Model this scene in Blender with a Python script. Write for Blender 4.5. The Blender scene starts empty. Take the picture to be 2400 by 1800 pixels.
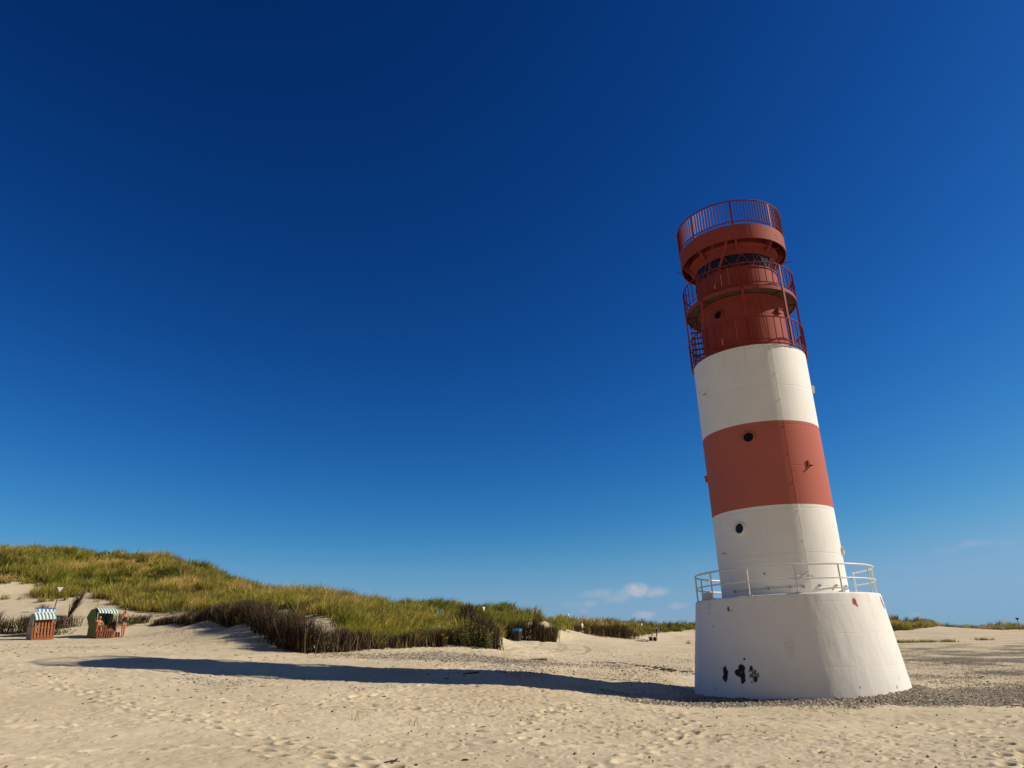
import bpy, bmesh, math, random
import numpy as np
from mathutils import Vector, Matrix
rnd = random.Random(7)
rng = np.random.default_rng(11)
S = bpy.context.scene
COL = S.collection
R = math.radians
SUN_AZ, SUN_EL = R(92.0), R(34.2)
# ---------------------------------------------------------------- helpers
def link(o, parent=None):
    COL.objects.link(o)
    if parent is not None: o.parent = parent
    return o
def tag(o, label=None, cat=None, group=None, kind=None):
    if label: o['label'] = label
    if cat: o['category'] = cat
    if group: o['group'] = group
    if kind: o['kind'] = kind
    return o
def thing(name, label, cat, loc, rz=0.0, group=None):
    o = bpy.data.objects.new(name, None); o.empty_display_size = 0.3
    link(o); o.location = loc; o.rotation_euler = (0, 0, rz)
    return tag(o, label, cat, group)
class MB:
    def __init__(s): s.v = []; s.f = []
    def add(s, vs, fs):
        n = len(s.v); s.v += [tuple(p) for p in vs]; s.f += [tuple(i + n for i in f) for f in fs]; return s
    def box(s, c, d, rot=None):
        hx, hy, hz = d[0] / 2, d[1] / 2, d[2] / 2
        vs = [Vector((x, y, z)) for x in (-hx, hx) for y in (-hy, hy) for z in (-hz, hz)]
        if rot is not None: vs = [rot @ v for v in vs]
        vs = [v + Vector(c) for v in vs]
        return s.add(vs, [(0, 1, 3, 2), (4, 6, 7, 5), (0, 4, 5, 1), (2, 3, 7, 6), (0, 2, 6, 4), (1, 5, 7, 3)])
    def tube(s, pts, r, n=6, closed=False, cap=True):
        P = [Vector(p) for p in pts]; m = len(P); rs = r if isinstance(r, (list, tuple)) else [r] * m
        vs = []; up0 = None
        for i, p in enumerate(P):
            if closed: t = P[(i + 1) % m] - P[i - 1]
            else: t = P[min(i + 1, m - 1)] - P[max(i - 1, 0)]
            t = t.normalized() if t.length > 1e-9 else Vector((0, 0, 1))
            a = Vector((0, 0, 1)) if abs(t.z) < 0.9 else Vector((1, 0, 0))
            if up0 is not None and up0.cross(t).length > 0.2: a = up0
            x = t.cross(a).normalized(); y = x.cross(t).normalized(); up0 = y
            vs += [p + (x * math.cos(2 * math.pi * k / n) + y * math.sin(2 * math.pi * k / n)) * rs[i] for k in range(n)]
        fs = []
        for i in range(m if closed else m - 1):
            j = (i + 1) % m
            for k in range(n):
                l = (k + 1) % n
                fs.append((i * n + k, i * n + l, j * n + l, j * n + k))
        if cap and not closed:
            fs.append(tuple(range(n - 1, -1, -1))); fs.append(tuple((m - 1) * n + k for k in range(n)))
        return s.add(vs, fs)
    def lathe(s, prof, n=96, a0=0.0, a1=2 * math.pi, loop=False):
        full = abs(a1 - a0 - 2 * math.pi) < 1e-6; cols = n if full else n + 1
        m = len(prof)
        vs = [(r * math.cos(a0 + (a1 - a0) * k / n), r * math.sin(a0 + (a1 - a0) * k / n), z) for k in range(cols) for r, z in prof]
        fs = []
        for k in range(n):
            j = (k + 1) % cols
            for i in range(m if loop else m - 1):
                i2 = (i + 1) % m
                fs.append((k * m + i, j * m + i, j * m + i2, k * m + i2))
        return s.add(vs, fs)
    def prism(s, poly, off):
        n = len(poly); a = [Vector(p) for p in poly]; b = [p + Vector(off) for p in a]
        return s.add(a + b, [tuple(range(n - 1, -1, -1)), tuple(range(n, 2 * n))] + [(i, (i + 1) % n, (i + 1) % n + n, i + n) for i in range(n)])
def obj(name, mb, mat, parent=None, smooth=False, fix=True, bevel=0.0):
    me = bpy.data.meshes.new(name)
    me.from_pydata(mb.v, [], mb.f)
    if fix or bevel:
        bm = bmesh.new(); bm.from_mesh(me)
        bmesh.ops.recalc_face_normals(bm, faces=bm.faces)
        if bevel:
            bmesh.ops.bevel(bm, geom=[e for e in bm.edges if e.is_manifold and e.calc_face_angle(0) > 0.6], offset=bevel, segments=1, affect='EDGES')
        bm.to_mesh(me); bm.free()
    if smooth:
        me.shade_smooth() if hasattr(me, 'shade_smooth') else None
        try: me.set_sharp_from_angle(angle=R(40))
        except Exception: pass
    for m in (mat if isinstance(mat, (list, tuple)) else [mat]): me.materials.append(m)
    return link(bpy.data.objects.new(name, me), parent)
def np_mesh(name, V, F, mat, parent=None, smooth=False, cols=None, attrs=None):
    """V (n,3) float, F (m,k) int with k the same for all faces; cols (n,3) vertex colours."""
    me = bpy.data.meshes.new(name)
    n, (m, k) = len(V), F.shape
    me.vertices.add(n); me.vertices.foreach_set('co', np.ascontiguousarray(V, np.float32).ravel())
    me.loops.add(m * k); me.loops.foreach_set('vertex_index', np.ascontiguousarray(F, np.int32).ravel())
    me.polygons.add(m); me.polygons.foreach_set('loop_start', np.arange(0, m * k, k, dtype=np.int32))
    try: me.polygons.foreach_set('loop_total', np.full(m, k, np.int32))
    except Exception: pass
    me.polygons.foreach_set('use_smooth', np.full(m, bool(smooth)))
    me.update(calc_edges=True)
    if cols is not None:
        a = me.color_attributes.new('tint', 'FLOAT_COLOR', 'POINT')
        a.data.foreach_set('color', np.hstack([cols, np.ones((n, 1))]).astype(np.float32).ravel())
    for nm, arr in (attrs or {}).items():
        a = me.attributes.new(nm, 'FLOAT', 'POINT'); a.data.foreach_set('value', np.asarray(arr, np.float32))
    me.materials.append(mat)
    return link(bpy.data.objects.new(name, me), parent)
def vnoise(x, y, seed=0):
    """smooth value noise in about -1..1"""
    xi, yi = np.floor(x).astype(np.int64), np.floor(y).astype(np.int64); fx, fy = x - xi, y - yi
    def h(a, b):
        n = (a * 374761393 + b * 668265263 + seed * 1442695041) & 0xFFFFFFFF
        n = ((n ^ (n >> 13)) * 1274126177) & 0xFFFFFFFF
        n = n ^ (n >> 16)
        return (n & 0xFFFF) / 32767.5 - 1.0
    u, v = fx * fx * (3 - 2 * fx), fy * fy * (3 - 2 * fy)
    a = h(xi, yi) * (1 - u) + h(xi + 1, yi) * u
    b = h(xi, yi + 1) * (1 - u) + h(xi + 1, yi + 1) * u
    return a * (1 - v) + b * v
def fbm(x, y, seed=0, oct=4):
    t = 0; amp = 0.5
    for i in range(oct):
        t = t + amp * vnoise(x * 2 ** i, y * 2 ** i, seed + i); amp *= 0.5
    return t
def sstep(a, b, x):
    t = np.clip((x - a) / (b - a), 0, 1); return t * t * (3 - 2 * t)
# ---------------------------------------------------------------- materials
class NT:
    def __init__(s, name):
        s.m = bpy.data.materials.new(name); s.m.use_nodes = True
        s.t = s.m.node_tree; s.b = s.t.nodes['Principled BSDF']
    def n(s, typ, **kw):
        nd = s.t.nodes.new(typ)
        for k, v in kw.items():
            if k.startswith('i_'): nd.inputs[k[2:].replace('_', ' ')].default_value = v
            elif k.startswith('n_'): nd.inputs[int(k[2:])].default_value = v
            else: setattr(nd, k, v)
        return nd
    def l(s, a, b): s.t.links.new(a, b)
    def math(s, op, a, b=None, c=None, clamp=False):
        nd = s.n('ShaderNodeMath', operation=op, use_clamp=clamp)
        for i, v in enumerate((a, b, c)):
            if v is None: continue
            if hasattr(v, 'is_linked'): s.l(v, nd.inputs[i])
            else: nd.inputs[i].default_value = v
        return nd.outputs[0]
    def mix(s, fac, a, b, blend='MIX'):
        nd = s.n('ShaderNodeMix', data_type='RGBA', blend_type=blend)
        for i, v in ((0, fac), (6, a), (7, b)):
            if hasattr(v, 'is_linked'): s.l(v, nd.inputs[i])
            else: nd.inputs[i].default_value = (*v, 1) if isinstance(v, tuple) and len(v) == 3 else v
        return nd.outputs[2]
    def noise(s, scale, detail=4, vec=None, rough=0.55):
        nd = s.n('ShaderNodeTexNoise', i_Scale=scale, i_Detail=detail, i_Roughness=rough)
        if vec is None: vec = s.n('ShaderNodeTexCoord').outputs['Object']
        s.l(vec, nd.inputs['Vector']); return nd.outputs['Fac']
    def ramp(s, fac, p0, p1):
        nd = s.n('ShaderNodeMapRange', interpolation_type='SMOOTHSTEP'); s.l(fac, nd.inputs[0])
        nd.inputs[1].default_value = p0; nd.inputs[2].default_value = p1; return nd.outputs[0]
    def bump(s, h, strength, dist):
        nd = s.n('ShaderNodeBump', i_Strength=strength, i_Distance=dist); s.l(h, nd.inputs['Height']); s.l(nd.outputs[0], s.b.inputs['Normal'])
    def rough(s, v): s.b.inputs['Roughness'].default_value = v
    def spec(s, v): s.b.inputs['Specular IOR Level'].default_value = v
    def base(s, v):
        if hasattr(v, 'is_linked'): s.l(v, s.b.inputs['Base Color'])
        else: s.b.inputs['Base Color'].default_value = (*v, 1)
def simple(name, col, rough=0.6, var=0.25, scale=6.0, spec=0.3, bump=0.0, bdist=0.01):
    t = NT(name); f = t.noise(scale, 5)
    t.base(t.mix(f, tuple(c * (1 - var) for c in col), tuple(min(1, c * (1 + var)) for c in col)))
    t.rough(rough); t.spec(spec)
    if bump: t.bump(t.noise(scale * 6, 4), bump, bdist)
    return t.m
def tinted(name, rough=0.8, spec=0.15, transl=0.0):
    t = NT(name); a = t.n('ShaderNodeAttribute', attribute_name='tint')
    t.base(a.outputs['Color']); t.rough(rough); t.spec(spec)
    if transl:
        tr = t.n('ShaderNodeBsdfTranslucent'); t.l(a.outputs['Color'], tr.inputs[0])
        mx = t.n('ShaderNodeMixShader', n_0=transl); t.l(t.b.outputs[0], mx.inputs[1]); t.l(tr.outputs[0], mx.inputs[2])
        t.l(mx.outputs[0], t.t.nodes['Material Output'].inputs[0])
    return t.m
# ---------------------------------------------------------------- camera, sun, sky
def setup_view():
    cam = bpy.data.cameras.new('camera'); co = link(bpy.data.objects.new('camera', cam))
    cam.sensor_fit = 'HORIZONTAL'; cam.sensor_width = 36.0; cam.lens = 24.96
    cam.clip_start = 0.1; cam.clip_end = 9000
    p, r = R(20.506), R(1.609)
    ex = Vector((1, 0, 0)); uv = Vector((0, -math.sin(p), math.cos(p))); d = Vector((0, math.cos(p), math.sin(p)))
    rt = ex * math.cos(r) - uv * math.sin(r); up = ex * math.sin(r) + uv * math.cos(r)
    M = Matrix((rt, up, -d)).transposed().to_4x4(); co.matrix_world = M
    S.camera = co
    s = Vector((math.sin(SUN_AZ) * math.cos(SUN_EL), math.cos(SUN_AZ) * math.cos(SUN_EL), math.sin(SUN_EL)))
    L = bpy.data.lights.new('sun', 'SUN'); L.energy = 5.0; L.angle = R(0.5); L.color = (1.0, 0.90, 0.74)
    lo = link(bpy.data.objects.new('sun', L)); lo.rotation_euler = s.to_track_quat('Z', 'Y').to_euler(); lo.location = (60, 0, 40)
    S.view_settings.view_transform = 'Standard'; S.view_settings.look = 'None'; S.view_settings.exposure = 0; S.view_settings.gamma = 1
    try:
        S.cycles.use_denoising = True; S.cycles.max_bounces = 8; S.cycles.transparent_max_bounces = 8
    except Exception: pass
# small fair weather clouds: azimuth, elevation, half width, half height (degrees), strength
CLOUDS = [(9.2, 4.05, 1.0, .50, 1.0), (10.4, 3.85, 1.1, .38, .62), (6.0, 3.85, 1.5, .36, .46), (7.5, 3.45, 1.2, .42, .42), (8.3, 3.8, .8, .4, .5), (5.6, 3.15, .7, .28, .42), (4.3, 3.15, 1.0, .34, .22),
          (12.2, 2.75, .75, .28, .5), (9.5, 2.2, .75, .28, .55), (5.0, 2.65, .5, .18, .3), (13.7, 5.6, .8, .3, .14), (30.4, 5.55, .75, .26, .26), (32.3, 5.8, 1.1, .26, .32), (34.2, 5.7, .8, .26, .28), (27.9, 1.5, .35, .13, .25),
          (-70, 9, 6, 1.4, .6), (60, 7, 5, 1.2, .6), (95, 5, 7, 1.0, .5), (170, 8, 9, 2, .6), (-130, 6, 8, 1.6, .6)]
def setup_sky():
    w = bpy.data.worlds.new('World'); S.world = w; w.use_nodes = True
    t = NT.__new__(NT); t.t = w.node_tree; t.m = None
    bg = t.t.nodes['Background']
    sky = t.n('ShaderNodeTexSky', sky_type='NISHITA', sun_disc=False, sun_elevation=SUN_EL, sun_rotation=SUN_AZ, altitude=0.0, air_density=1.0, dust_density=0.3, ozone_density=8.0)
    sc = t.mix(1.0, sky.outputs[0], (0.1, 0.1, 0.1), 'MULTIPLY')
    ch = t.n('ShaderNodeSeparateColor'); t.l(sc, ch.inputs[0]); cb = t.n('ShaderNodeCombineColor')
    # polarised, deep blue sky: each channel keeps the Sky Texture's gradient at a higher contrast
    for k, (g, m, top) in enumerate(SKY_CURVE):
        v = t.math('MULTIPLY', t.math('POWER', ch.outputs[k], g), m)      # with a soft shoulder at 'top'
        t.l(t.math('DIVIDE', v, t.math('POWER', t.math('ADD', 1.0, t.math('POWER', t.math('DIVIDE', v, top), 3.0)), .3333)), cb.inputs[k])
    col = cb.outputs[0]
    tc = t.n('ShaderNodeTexCoord').outputs['Generated']
    sep = t.n('ShaderNodeSeparateXYZ'); t.l(tc, sep.inputs[0])
    az = t.math('MULTIPLY', t.math('ARCTAN2', sep.outputs[0], sep.outputs[1]), 57.2958)
    el = t.math('MULTIPLY', t.math('ARCSINE', sep.outputs[2]), 57.2958)
    col = t.mix(t.math('MULTIPLY', t.ramp(el, 9.0, -2.0), .75), col, (.185, .38, .64))   # summer haze over the sea
    col = t.mix(t.math('MULTIPLY', t.ramp(sep.outputs[1], -.05, -.6), .72), col, (.095, .082, .07))   # dull warm sky added behind the camera to make the fill less blue
    n1 = t.noise(60.0, 6, tc, 0.6); n2 = t.noise(22.0, 4, tc, 0.5)
    nn = t.math('ADD', t.math('MULTIPLY', t.math('SUBTRACT', n1, 0.5), 1.3), t.math('MULTIPLY', t.math('SUBTRACT', n2, 0.5), 1.6))
    tot = None
    for a, e, sa, se, k in CLOUDS:
        da = t.math('DIVIDE', t.math('SUBTRACT', az, a), sa); de = t.math('DIVIDE', t.math('SUBTRACT', el, e), se)
        q = t.math('ADD', t.math('MULTIPLY', da, da), t.math('MULTIPLY', de, de))
        b = t.math('MULTIPLY', t.math('SUBTRACT', 1.0, t.math('MULTIPLY', q, 0.55)), 1.0)
        b = t.math('MULTIPLY', t.math('ADD', b, nn), k)
        b = t.math('MAXIMUM', b, 0.0)
        tot = b if tot is None else t.math('MAXIMUM', tot, b)
    cl = t.math('MULTIPLY', t.ramp(tot, 0.0, 1.1), 0.62, clamp=True)
    col = t.mix(cl, col, (0.62, 0.57, 0.59))
    t.l(col, bg.inputs[0]); bg.inputs[1].default_value = SKY_STRENGTH
SKY_CURVE = ((2.75, 7.4, 0.27), (1.90, 2.13, 0.47), (1.68, 1.60, 0.70)); SKY_STRENGTH = 1.0
setup_view(); setup_sky()
# ---------------------------------------------------------------- terrain heights
# surveyed spot heights of the beach and dunes (x, y, z in metres, z relative to eye level)
SPOTS = np.array([
(-8,6,-1.3), (0,6,-1.55), (8,6,-1.62), (0,-4,-1.65), (-20,0,-1.2), (20,0,-1.75),
(0,-40,-2), (-60,-20,-0.5), (60,-20,-2), (-8,12,-1.2), (0,12,-1.55), (7,12,-1.62),
(13,14,-1.66), (4.81,26.08,-1.63), (3.73,26.11,-1.51), (2.65,26.15,-1.33), (1.57,26.19,-1.07), (0.48,26.23,-0.93),
(-0.63,26.27,-0.82), (-1.74,26.31,-0.79), (-3.58,26.37,-0.76), (-5.94,26.45,-0.67), (-8.32,26.54,-0.49), (-10.72,26.62,-0.29),
(-12.97,26.7,-0.05), (-15.2,26.78,0.03), (-16.76,26.83,0.12), (12.9,25.9,-1.64), (11.85,28.45,-1.64), (9.3,29.5,-1.64),
(6.75,28.45,-1.64), (5.7,25.9,-1.64), (6.75,23.35,-1.64), (9.3,22.3,-1.64), (11.85,23.35,-1.64), (9.3,25.9,-1.64),
(-20,27,0.4), (-30,30,1), (-29.21,46,1.29), (-26.93,48,1.35), (-25.94,49,1.44), (-29.95,44,1.26),
(-35.03,45,1.45), (-22.82,46,1.44), (-18.08,40,0.84), (-35.39,51,1.89), (-31.09,53,2.3), (-25.97,54,2.42),
(-22.32,51,2.12), (-17.18,45,1.68), (-14.03,40,1.22), (-11.6,35.5,0.57), (-9.66,32.5,0.14), (-8.85,32.5,0.06),
(-7.81,34.5,0.15), (-6.22,36,0.24), (-4.47,37.5,0.26), (-3.35,38.5,0.42), (-1.01,38.5,0.01), (-1.52,60,0.81),
(2.7,61,0.50), (4.9,65.5,0.45), (5.6,64.5,0.38), (4.3,66,0.52), (6.39,88,1.33), (9.52,92,0.97), (14.11,95,0.74), (19.34,100,0.5), (25.07,110,1.21),
(1.94,42,-0.23), (5.87,45,-0.34), (3.24,32,-0.72), (5.87,31,-1.09), (0.61,34,-0.42), (-3.85,31.5,-0.28),
(-7.75,29.5,-0.23), (8.61,45,-0.65), (47.38,95,0.77), (58.34,100,0.8), (72.78,110,0.53), (35.91,62,-0.55),
(49.4,75,-0.43), (20.62,36,-1.25), (23.4,36,-1.33), (14.4,25.5,-1.73), (14.69,23,-1.78), (10.05,16,-1.86),
(60,30,-1.8), (120,40,-1.8), (100,80,-1), (-37.31,56,3.77), (-41.64,62,5.73), (-34.38,56,3.69),
(-31.75,57,3.98), (-28.39,57,3.58), (-24.67,56,3.59), (-33.43,63,5.41), (-18.85,50,3.12), (-13.73,43,2.61),
(-10.18,39,1.99), (-8.77,37,1.16), (-44.14,56,3.95), (-67.12,80,12.16), (-57.54,80,11.9), (-52.67,80,11.34),
(-45.83,79,10.7), (-41.98,78,10.31), (-39.24,78,10.46), (-35.44,76,9.54), (-29.9,72,6.66), (-26.16,69,5.69),
(-21.5,66,4.61), (-17.11,64,3.82), (-12.97,62,3), (-11.18,62,2.72), (-9.19,63,2.42), (-7.89,64,3.13),
(-4.88,74,3.2), (-2.9,78,3.96), (0.25,86,4.11), (4.64,96,3.82), (10.74,108,3.71), (15.03,118,3.22),
(18.72,125,2.81), (23.12,130,2.51), (28.3,130,2.72), (31.26,130,2.78), (44.97,125,2.72), (56.38,115,2.46),
(60.55,117,1.93), (64.36,118,1.74), (68.74,120,1.31), (75.83,124,0.93), (83.4,128,1.19), (90.47,130,0.86),
(-8.49,47,2.3), (-6.16,50,2.23), (-3.56,46,1.74), (-2.25,46,1.59), (-0.59,66,2.38), (2.56,70,2.18),
(-31.33,66,6.68), (-45.74,70,8.22), (-14.86,50,3.7), (-9.43,45,2.48), (-130,120,3), (-60,112,5),
(-90,100,8), (-20,100,0.5), (-30,95,1.5), (-12,85,1.5), (-22,85,2.5), (5,75,0.85),
(9,76,0.6), (14,80,0.35), (0,46,-0.05), (-4.9,46.5,1.5), (3,52,0.1), (-1,53,0.3),
(8,55,-0.2), (10,130,1), (0,100,1.8), (40,170,0.8), (90,180,0.8), (160,180,0.5),
(-200,100,3), (160,100,-0.5), (-120,50,3.5), (-100,20,1.5)])
def _phi(r2):
    return np.sqrt(r2 + 0.05)
def _fit_spots():
    P = SPOTS[:, :2]; n = len(P)
    K = -_phi(((P[:, None] - P[None]) ** 2).sum(2)) - 0.15 * np.eye(n) * -1.0
    K = K + 0.0
    Q = np.hstack([np.ones((n, 1)), P / 50.0])
    A = np.zeros((n + 3, n + 3)); A[:n, :n] = K; A[:n, n:] = Q; A[n:, :n] = Q.T
    return np.linalg.solve(A, np.concatenate([SPOTS[:, 2], np.zeros(3)]))
_W = _fit_spots()
def height(x, y):
    x = np.atleast_1d(np.asarray(x, float)).ravel(); y = np.atleast_1d(np.asarray(y, float)).ravel()
    out = np.empty(len(x)); n = len(SPOTS)
    for i in range(0, len(x), 40000):
        a, b = x[i:i + 40000], y[i:i + 40000]
        r2 = (a[:, None] - SPOTS[None, :, 0]) ** 2 + (b[:, None] - SPOTS[None, :, 1]) ** 2
        out[i:i + 40000] = -_phi(r2) @ _W[:n] + _W[n] + (_W[n + 1] * a + _W[n + 2] * b) / 50.0
    d = np.hypot(x, y - 50.0)
    k = np.clip((d - 110.0) / 90.0, 0, 1); k = k * k * (3 - 2 * k)
    return out * (1 - k) + (-1.0) * k
def gz(x, y):
    return float(height(x, y)[0])
# ---------------------------------------------------------------- where the dune grass starts: azimuth (deg) -> distance
_GB = [(-47.4, 63.6), (-45.1, 63.7), (-44.4, 65.3), (-43.9, 67.0), (-42.6, 65.5), (-40.8, 62.2), (-39.4, 60.9), (-38.0, 60.3), (-37.2, 62.5), (-34.7, 62.1), (-34.5, 62.9), (-32.2, 62.2), (-31.6, 59.2), (-30.9, 57.8),
       (-29.1, 57.1), (-26.2, 57.3), (-25.2, 55.8), (-22.6, 55.0), (-18.7, 49.6), (-15.6, 47.3), (-13.8, 44.6), (-12.1, 41.5), (-11.2, 41.1), (-9.3, 38.3), (-8.7, 37.6), (-8.1, 35.6),
       (-6.2, 36.7), (-4.5, 38.0), (-3.2, 39.3), (-1.5, 39.6), (-1.45, 59.4), (0.0, 59.5), (2.7, 60.8), (3.15, 63.5), (3.6, 68.0), (3.9, 89.5), (6.4, 90.0), (9.5, 93.5), (14.0, 96.5), (18, 104.0), (22, 110.0), (26, 116.0), (30, 115), (36, 112),
       (44, 95.0), (51, 99.0), (58, 106.0), (66, 117.0), (75, 121.0), (90, 124)]
_ga = np.array([math.degrees(math.atan2(x, y)) for x, y in _GB]); _gr = np.array([math.hypot(x, y) for x, y in _GB])
_o = np.argsort(_ga, kind='stable'); _ga, _gr = _ga[_o], _gr[_o]
_ga = np.concatenate([[-75], _ga, [60]]); _gr = np.concatenate([[85], _gr, [150]])
def grass_start(azd):
    return np.interp(azd, _ga, _gr)
TX, TY, ZB = 9.2985, 25.92, -1.66          # the lighthouse
TRACKS = [[(2.4, 60.0), (2.0, 52), (1.2, 44), (0.3, 39.5), (-0.5, 37.3), (-2.5, 35.2), (-5, 34.0)], [(4.2, 59.5), (4.0, 53), (3.2, 46.5), (2.0, 40.5), (0.2, 37.0), (-2, 35.3)],
          [(21, 60), (23, 55), (24.2, 51), (25.5, 48), (28.5, 47), (32, 49)], [(31, 72), (36, 66), (42, 62), (50, 63)], [(20, 58), (26, 52.5), (33, 52), (42, 56)]]
TRAILS = [[(-34, 41.0), (-24, 38.0), (-14, 36.4)], [(-30, 38.6), (-20, 36.8), (-11, 36)], [(-24, 27.0), (-18, 24.6), (-11, 24.2), (-8, 24.6)], [(-22, 24.2), (-15, 22.6), (-9, 22.6), (-4, 23)], [(1.5, 20.5), (0.8, 18), (0.2, 16), (-0.2, 13)],
          [(-9, 34.6), (-3, 36.6), (1, 38.4), (4, 39)], [(4, 55), (10, 53), (18, 50)], [(5, 50), (13, 47), (20, 41)], [(12, 13), (9, 11.5), (6, 11)], [(-4, 12), (-1, 10.5), (3, 11)], [(-9, 14), (-6, 17), (-4, 21), (-3, 24)], [(6.5, 10.5), (8.2, 14), (8.8, 18), (7, 20.5)], [(-7.5, 11), (-3, 13.2), (2, 13.6), (7, 15), (12, 18)], [(14, 19.5), (9, 17.5), (4, 19), (-1, 20.5), (-7, 21)], [(-12, 20), (-9, 17.5), (-5, 14), (-2, 11)],
          [(1, 11), (3, 14.5), (3.6, 19), (2, 23)], [(-14, 22), (-10, 19), (-6, 18.6), (0, 17), (6, 13)], [(10.5, 13), (11.5, 16), (13.5, 19)]]
def gravel_amount(x, y):
    """0..1: how much shingle lies on the sand"""
    n = fbm(x * 0.5 + 3, y * 0.5, 5, 4)
    d1 = np.hypot((x - 11.4) / 6.2, (y - 22.9) / 1.75)
    d1b = np.hypot((x - 17.5) / 7.5, (y - 24.0) / 3.4)
    d2 = np.hypot((x + 2.0) / 6.2, (y - 33.2) / 2.3)
    g = 1.15 * sstep(1.55, .62, d1 + .7 * n) + 1.15 * sstep(1.25, .55, d1b + .5 * n) + .62 * sstep(1.2, .45, d2 + .9 * n)
    right = sstep(12, 20, x - .12 * (y - 25)) * sstep(25, 29, y) * sstep(75, 55, y)
    g = g + right * np.clip(.42 + 1.5 * n, .05, 1.0)
    g = g + .28 * sstep(.12, .42, fbm(x * .22 + 9, y * .22, 8, 3)) * sstep(58, 40, y) * sstep(17, 24, y)
    return np.clip(g, 0, 1)
def dune_bumps(x, y):
    r = np.hypot(x, y); azd = np.degrees(np.arctan2(x, y)); m = sstep(.5, 7, r - grass_start(azd)) * sstep(190, 130, r) * np.maximum(sstep(.4, 4.5, np.abs(azd + 1.45)), sstep(61, 66, r)) * (1 - .85 * sstep(-11, -8, azd) * sstep(-1, -2, azd) * sstep(56, 48, r))
    return m * (.95 * fbm(x * .16 + 2, y * .16, 141, 3) + .55 * fbm(x * .5, y * .5, 145, 2))
def seg_dist(x, y, pl):
    best = np.full(len(x), 1e9); side = np.zeros(len(x))
    for (a, b), (c, d) in zip(pl[:-1], pl[1:]):
        vx, vy = c - a, d - b; L = math.hypot(vx, vy)
        t = np.clip(((x - a) * vx + (y - b) * vy) / L ** 2, 0, 1)
        q = np.hypot(x - a - t * vx, y - b - t * vy); best = np.minimum(best, q)
    return best
def smooth_line(pl, n=8):
    P = np.array(pl, float); P = np.vstack([2 * P[0] - P[1], P, 2 * P[-1] - P[-2]]); out = []
    for i in range(1, len(P) - 2):
        for t in np.linspace(0, 1, n, endpoint=False):
            p0, p1, p2, p3 = P[i - 1:i + 3]
            out.append(.5 * (2 * p1 + (p2 - p0) * t + (2 * p0 - 5 * p1 + 4 * p2 - p3) * t * t + (3 * p1 - p0 - 3 * p2 + p3) * t ** 3))
    out.append(P[-2]); return [tuple(p) for p in out]
def dents(x, y, cell, seed, prob, depth, lx, ly):
    """scattered elongated dents (old footprints) with a raised lip: one chance per cell"""
    out = np.zeros(len(x)); ix, iy = np.floor(x / cell).astype(np.int64), np.floor(y / cell).astype(np.int64)
    def h(a, b, k):
        n = (a * 73856093 + b * 19349663 + (seed * 31 + k) * 83492791) & 0xFFFFFFFF
        n = ((n ^ (n >> 15)) * 2246822519) & 0xFFFFFFFF; n = ((n ^ (n >> 13)) * 3266489917) & 0xFFFFFFFF
        return ((n ^ (n >> 16)) & 0xFFFFFF) / 16777216.0
    for dx in (-1, 0, 1):
        for dy in (-1, 0, 1):
            a, b = ix + dx, iy + dy
            cx, cy = (a + h(a, b, 1)) * cell, (b + h(a, b, 2)) * cell
            on = h(a, b, 3) < prob; th = h(a, b, 4) * math.pi; sz = .6 + .8 * h(a, b, 5); dp = depth * (.35 + .9 * h(a, b, 6))
            u = ((x - cx) * np.cos(th) + (y - cy) * np.sin(th)) / (lx * sz); v = (-(x - cx) * np.sin(th) + (y - cy) * np.cos(th)) / (ly * sz)
            q = u * u + v * v
            out += np.where(on, -dp * np.exp(-q * 1.6) + .55 * dp * np.exp(-(np.sqrt(q) - 1.35) ** 2 * 6) * (u > -.2), 0)
    return out
def relief(x, y, r):
    """small surface relief, faded out with distance from the beach in view"""
    near = sstep(75, 30, r)
    z = .055 * fbm(x * .45, y * .45, 21, 3) + .03 * fbm(x * 1.6, y * 1.6, 25, 3)
    busy = np.clip(.55 + 1.0 * fbm(x * .16 + 4, y * .16, 28, 2) + .1, .35, 1.45)
    z += near * busy * (dents(x, y, .52, 3, .72, .034, .105, .055) + dents(x, y, .24, 9, .6, .024, .062, .032) + dents(x, y, .16, 17, .5, .012, .035, .022) + dents(x, y, .9, 14, .35, .045, .22, .12) + .016 * vnoise(x * 7, y * 7, 31) + .008 * vnoise(x * 17, y * 17, 33))
    return z
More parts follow.
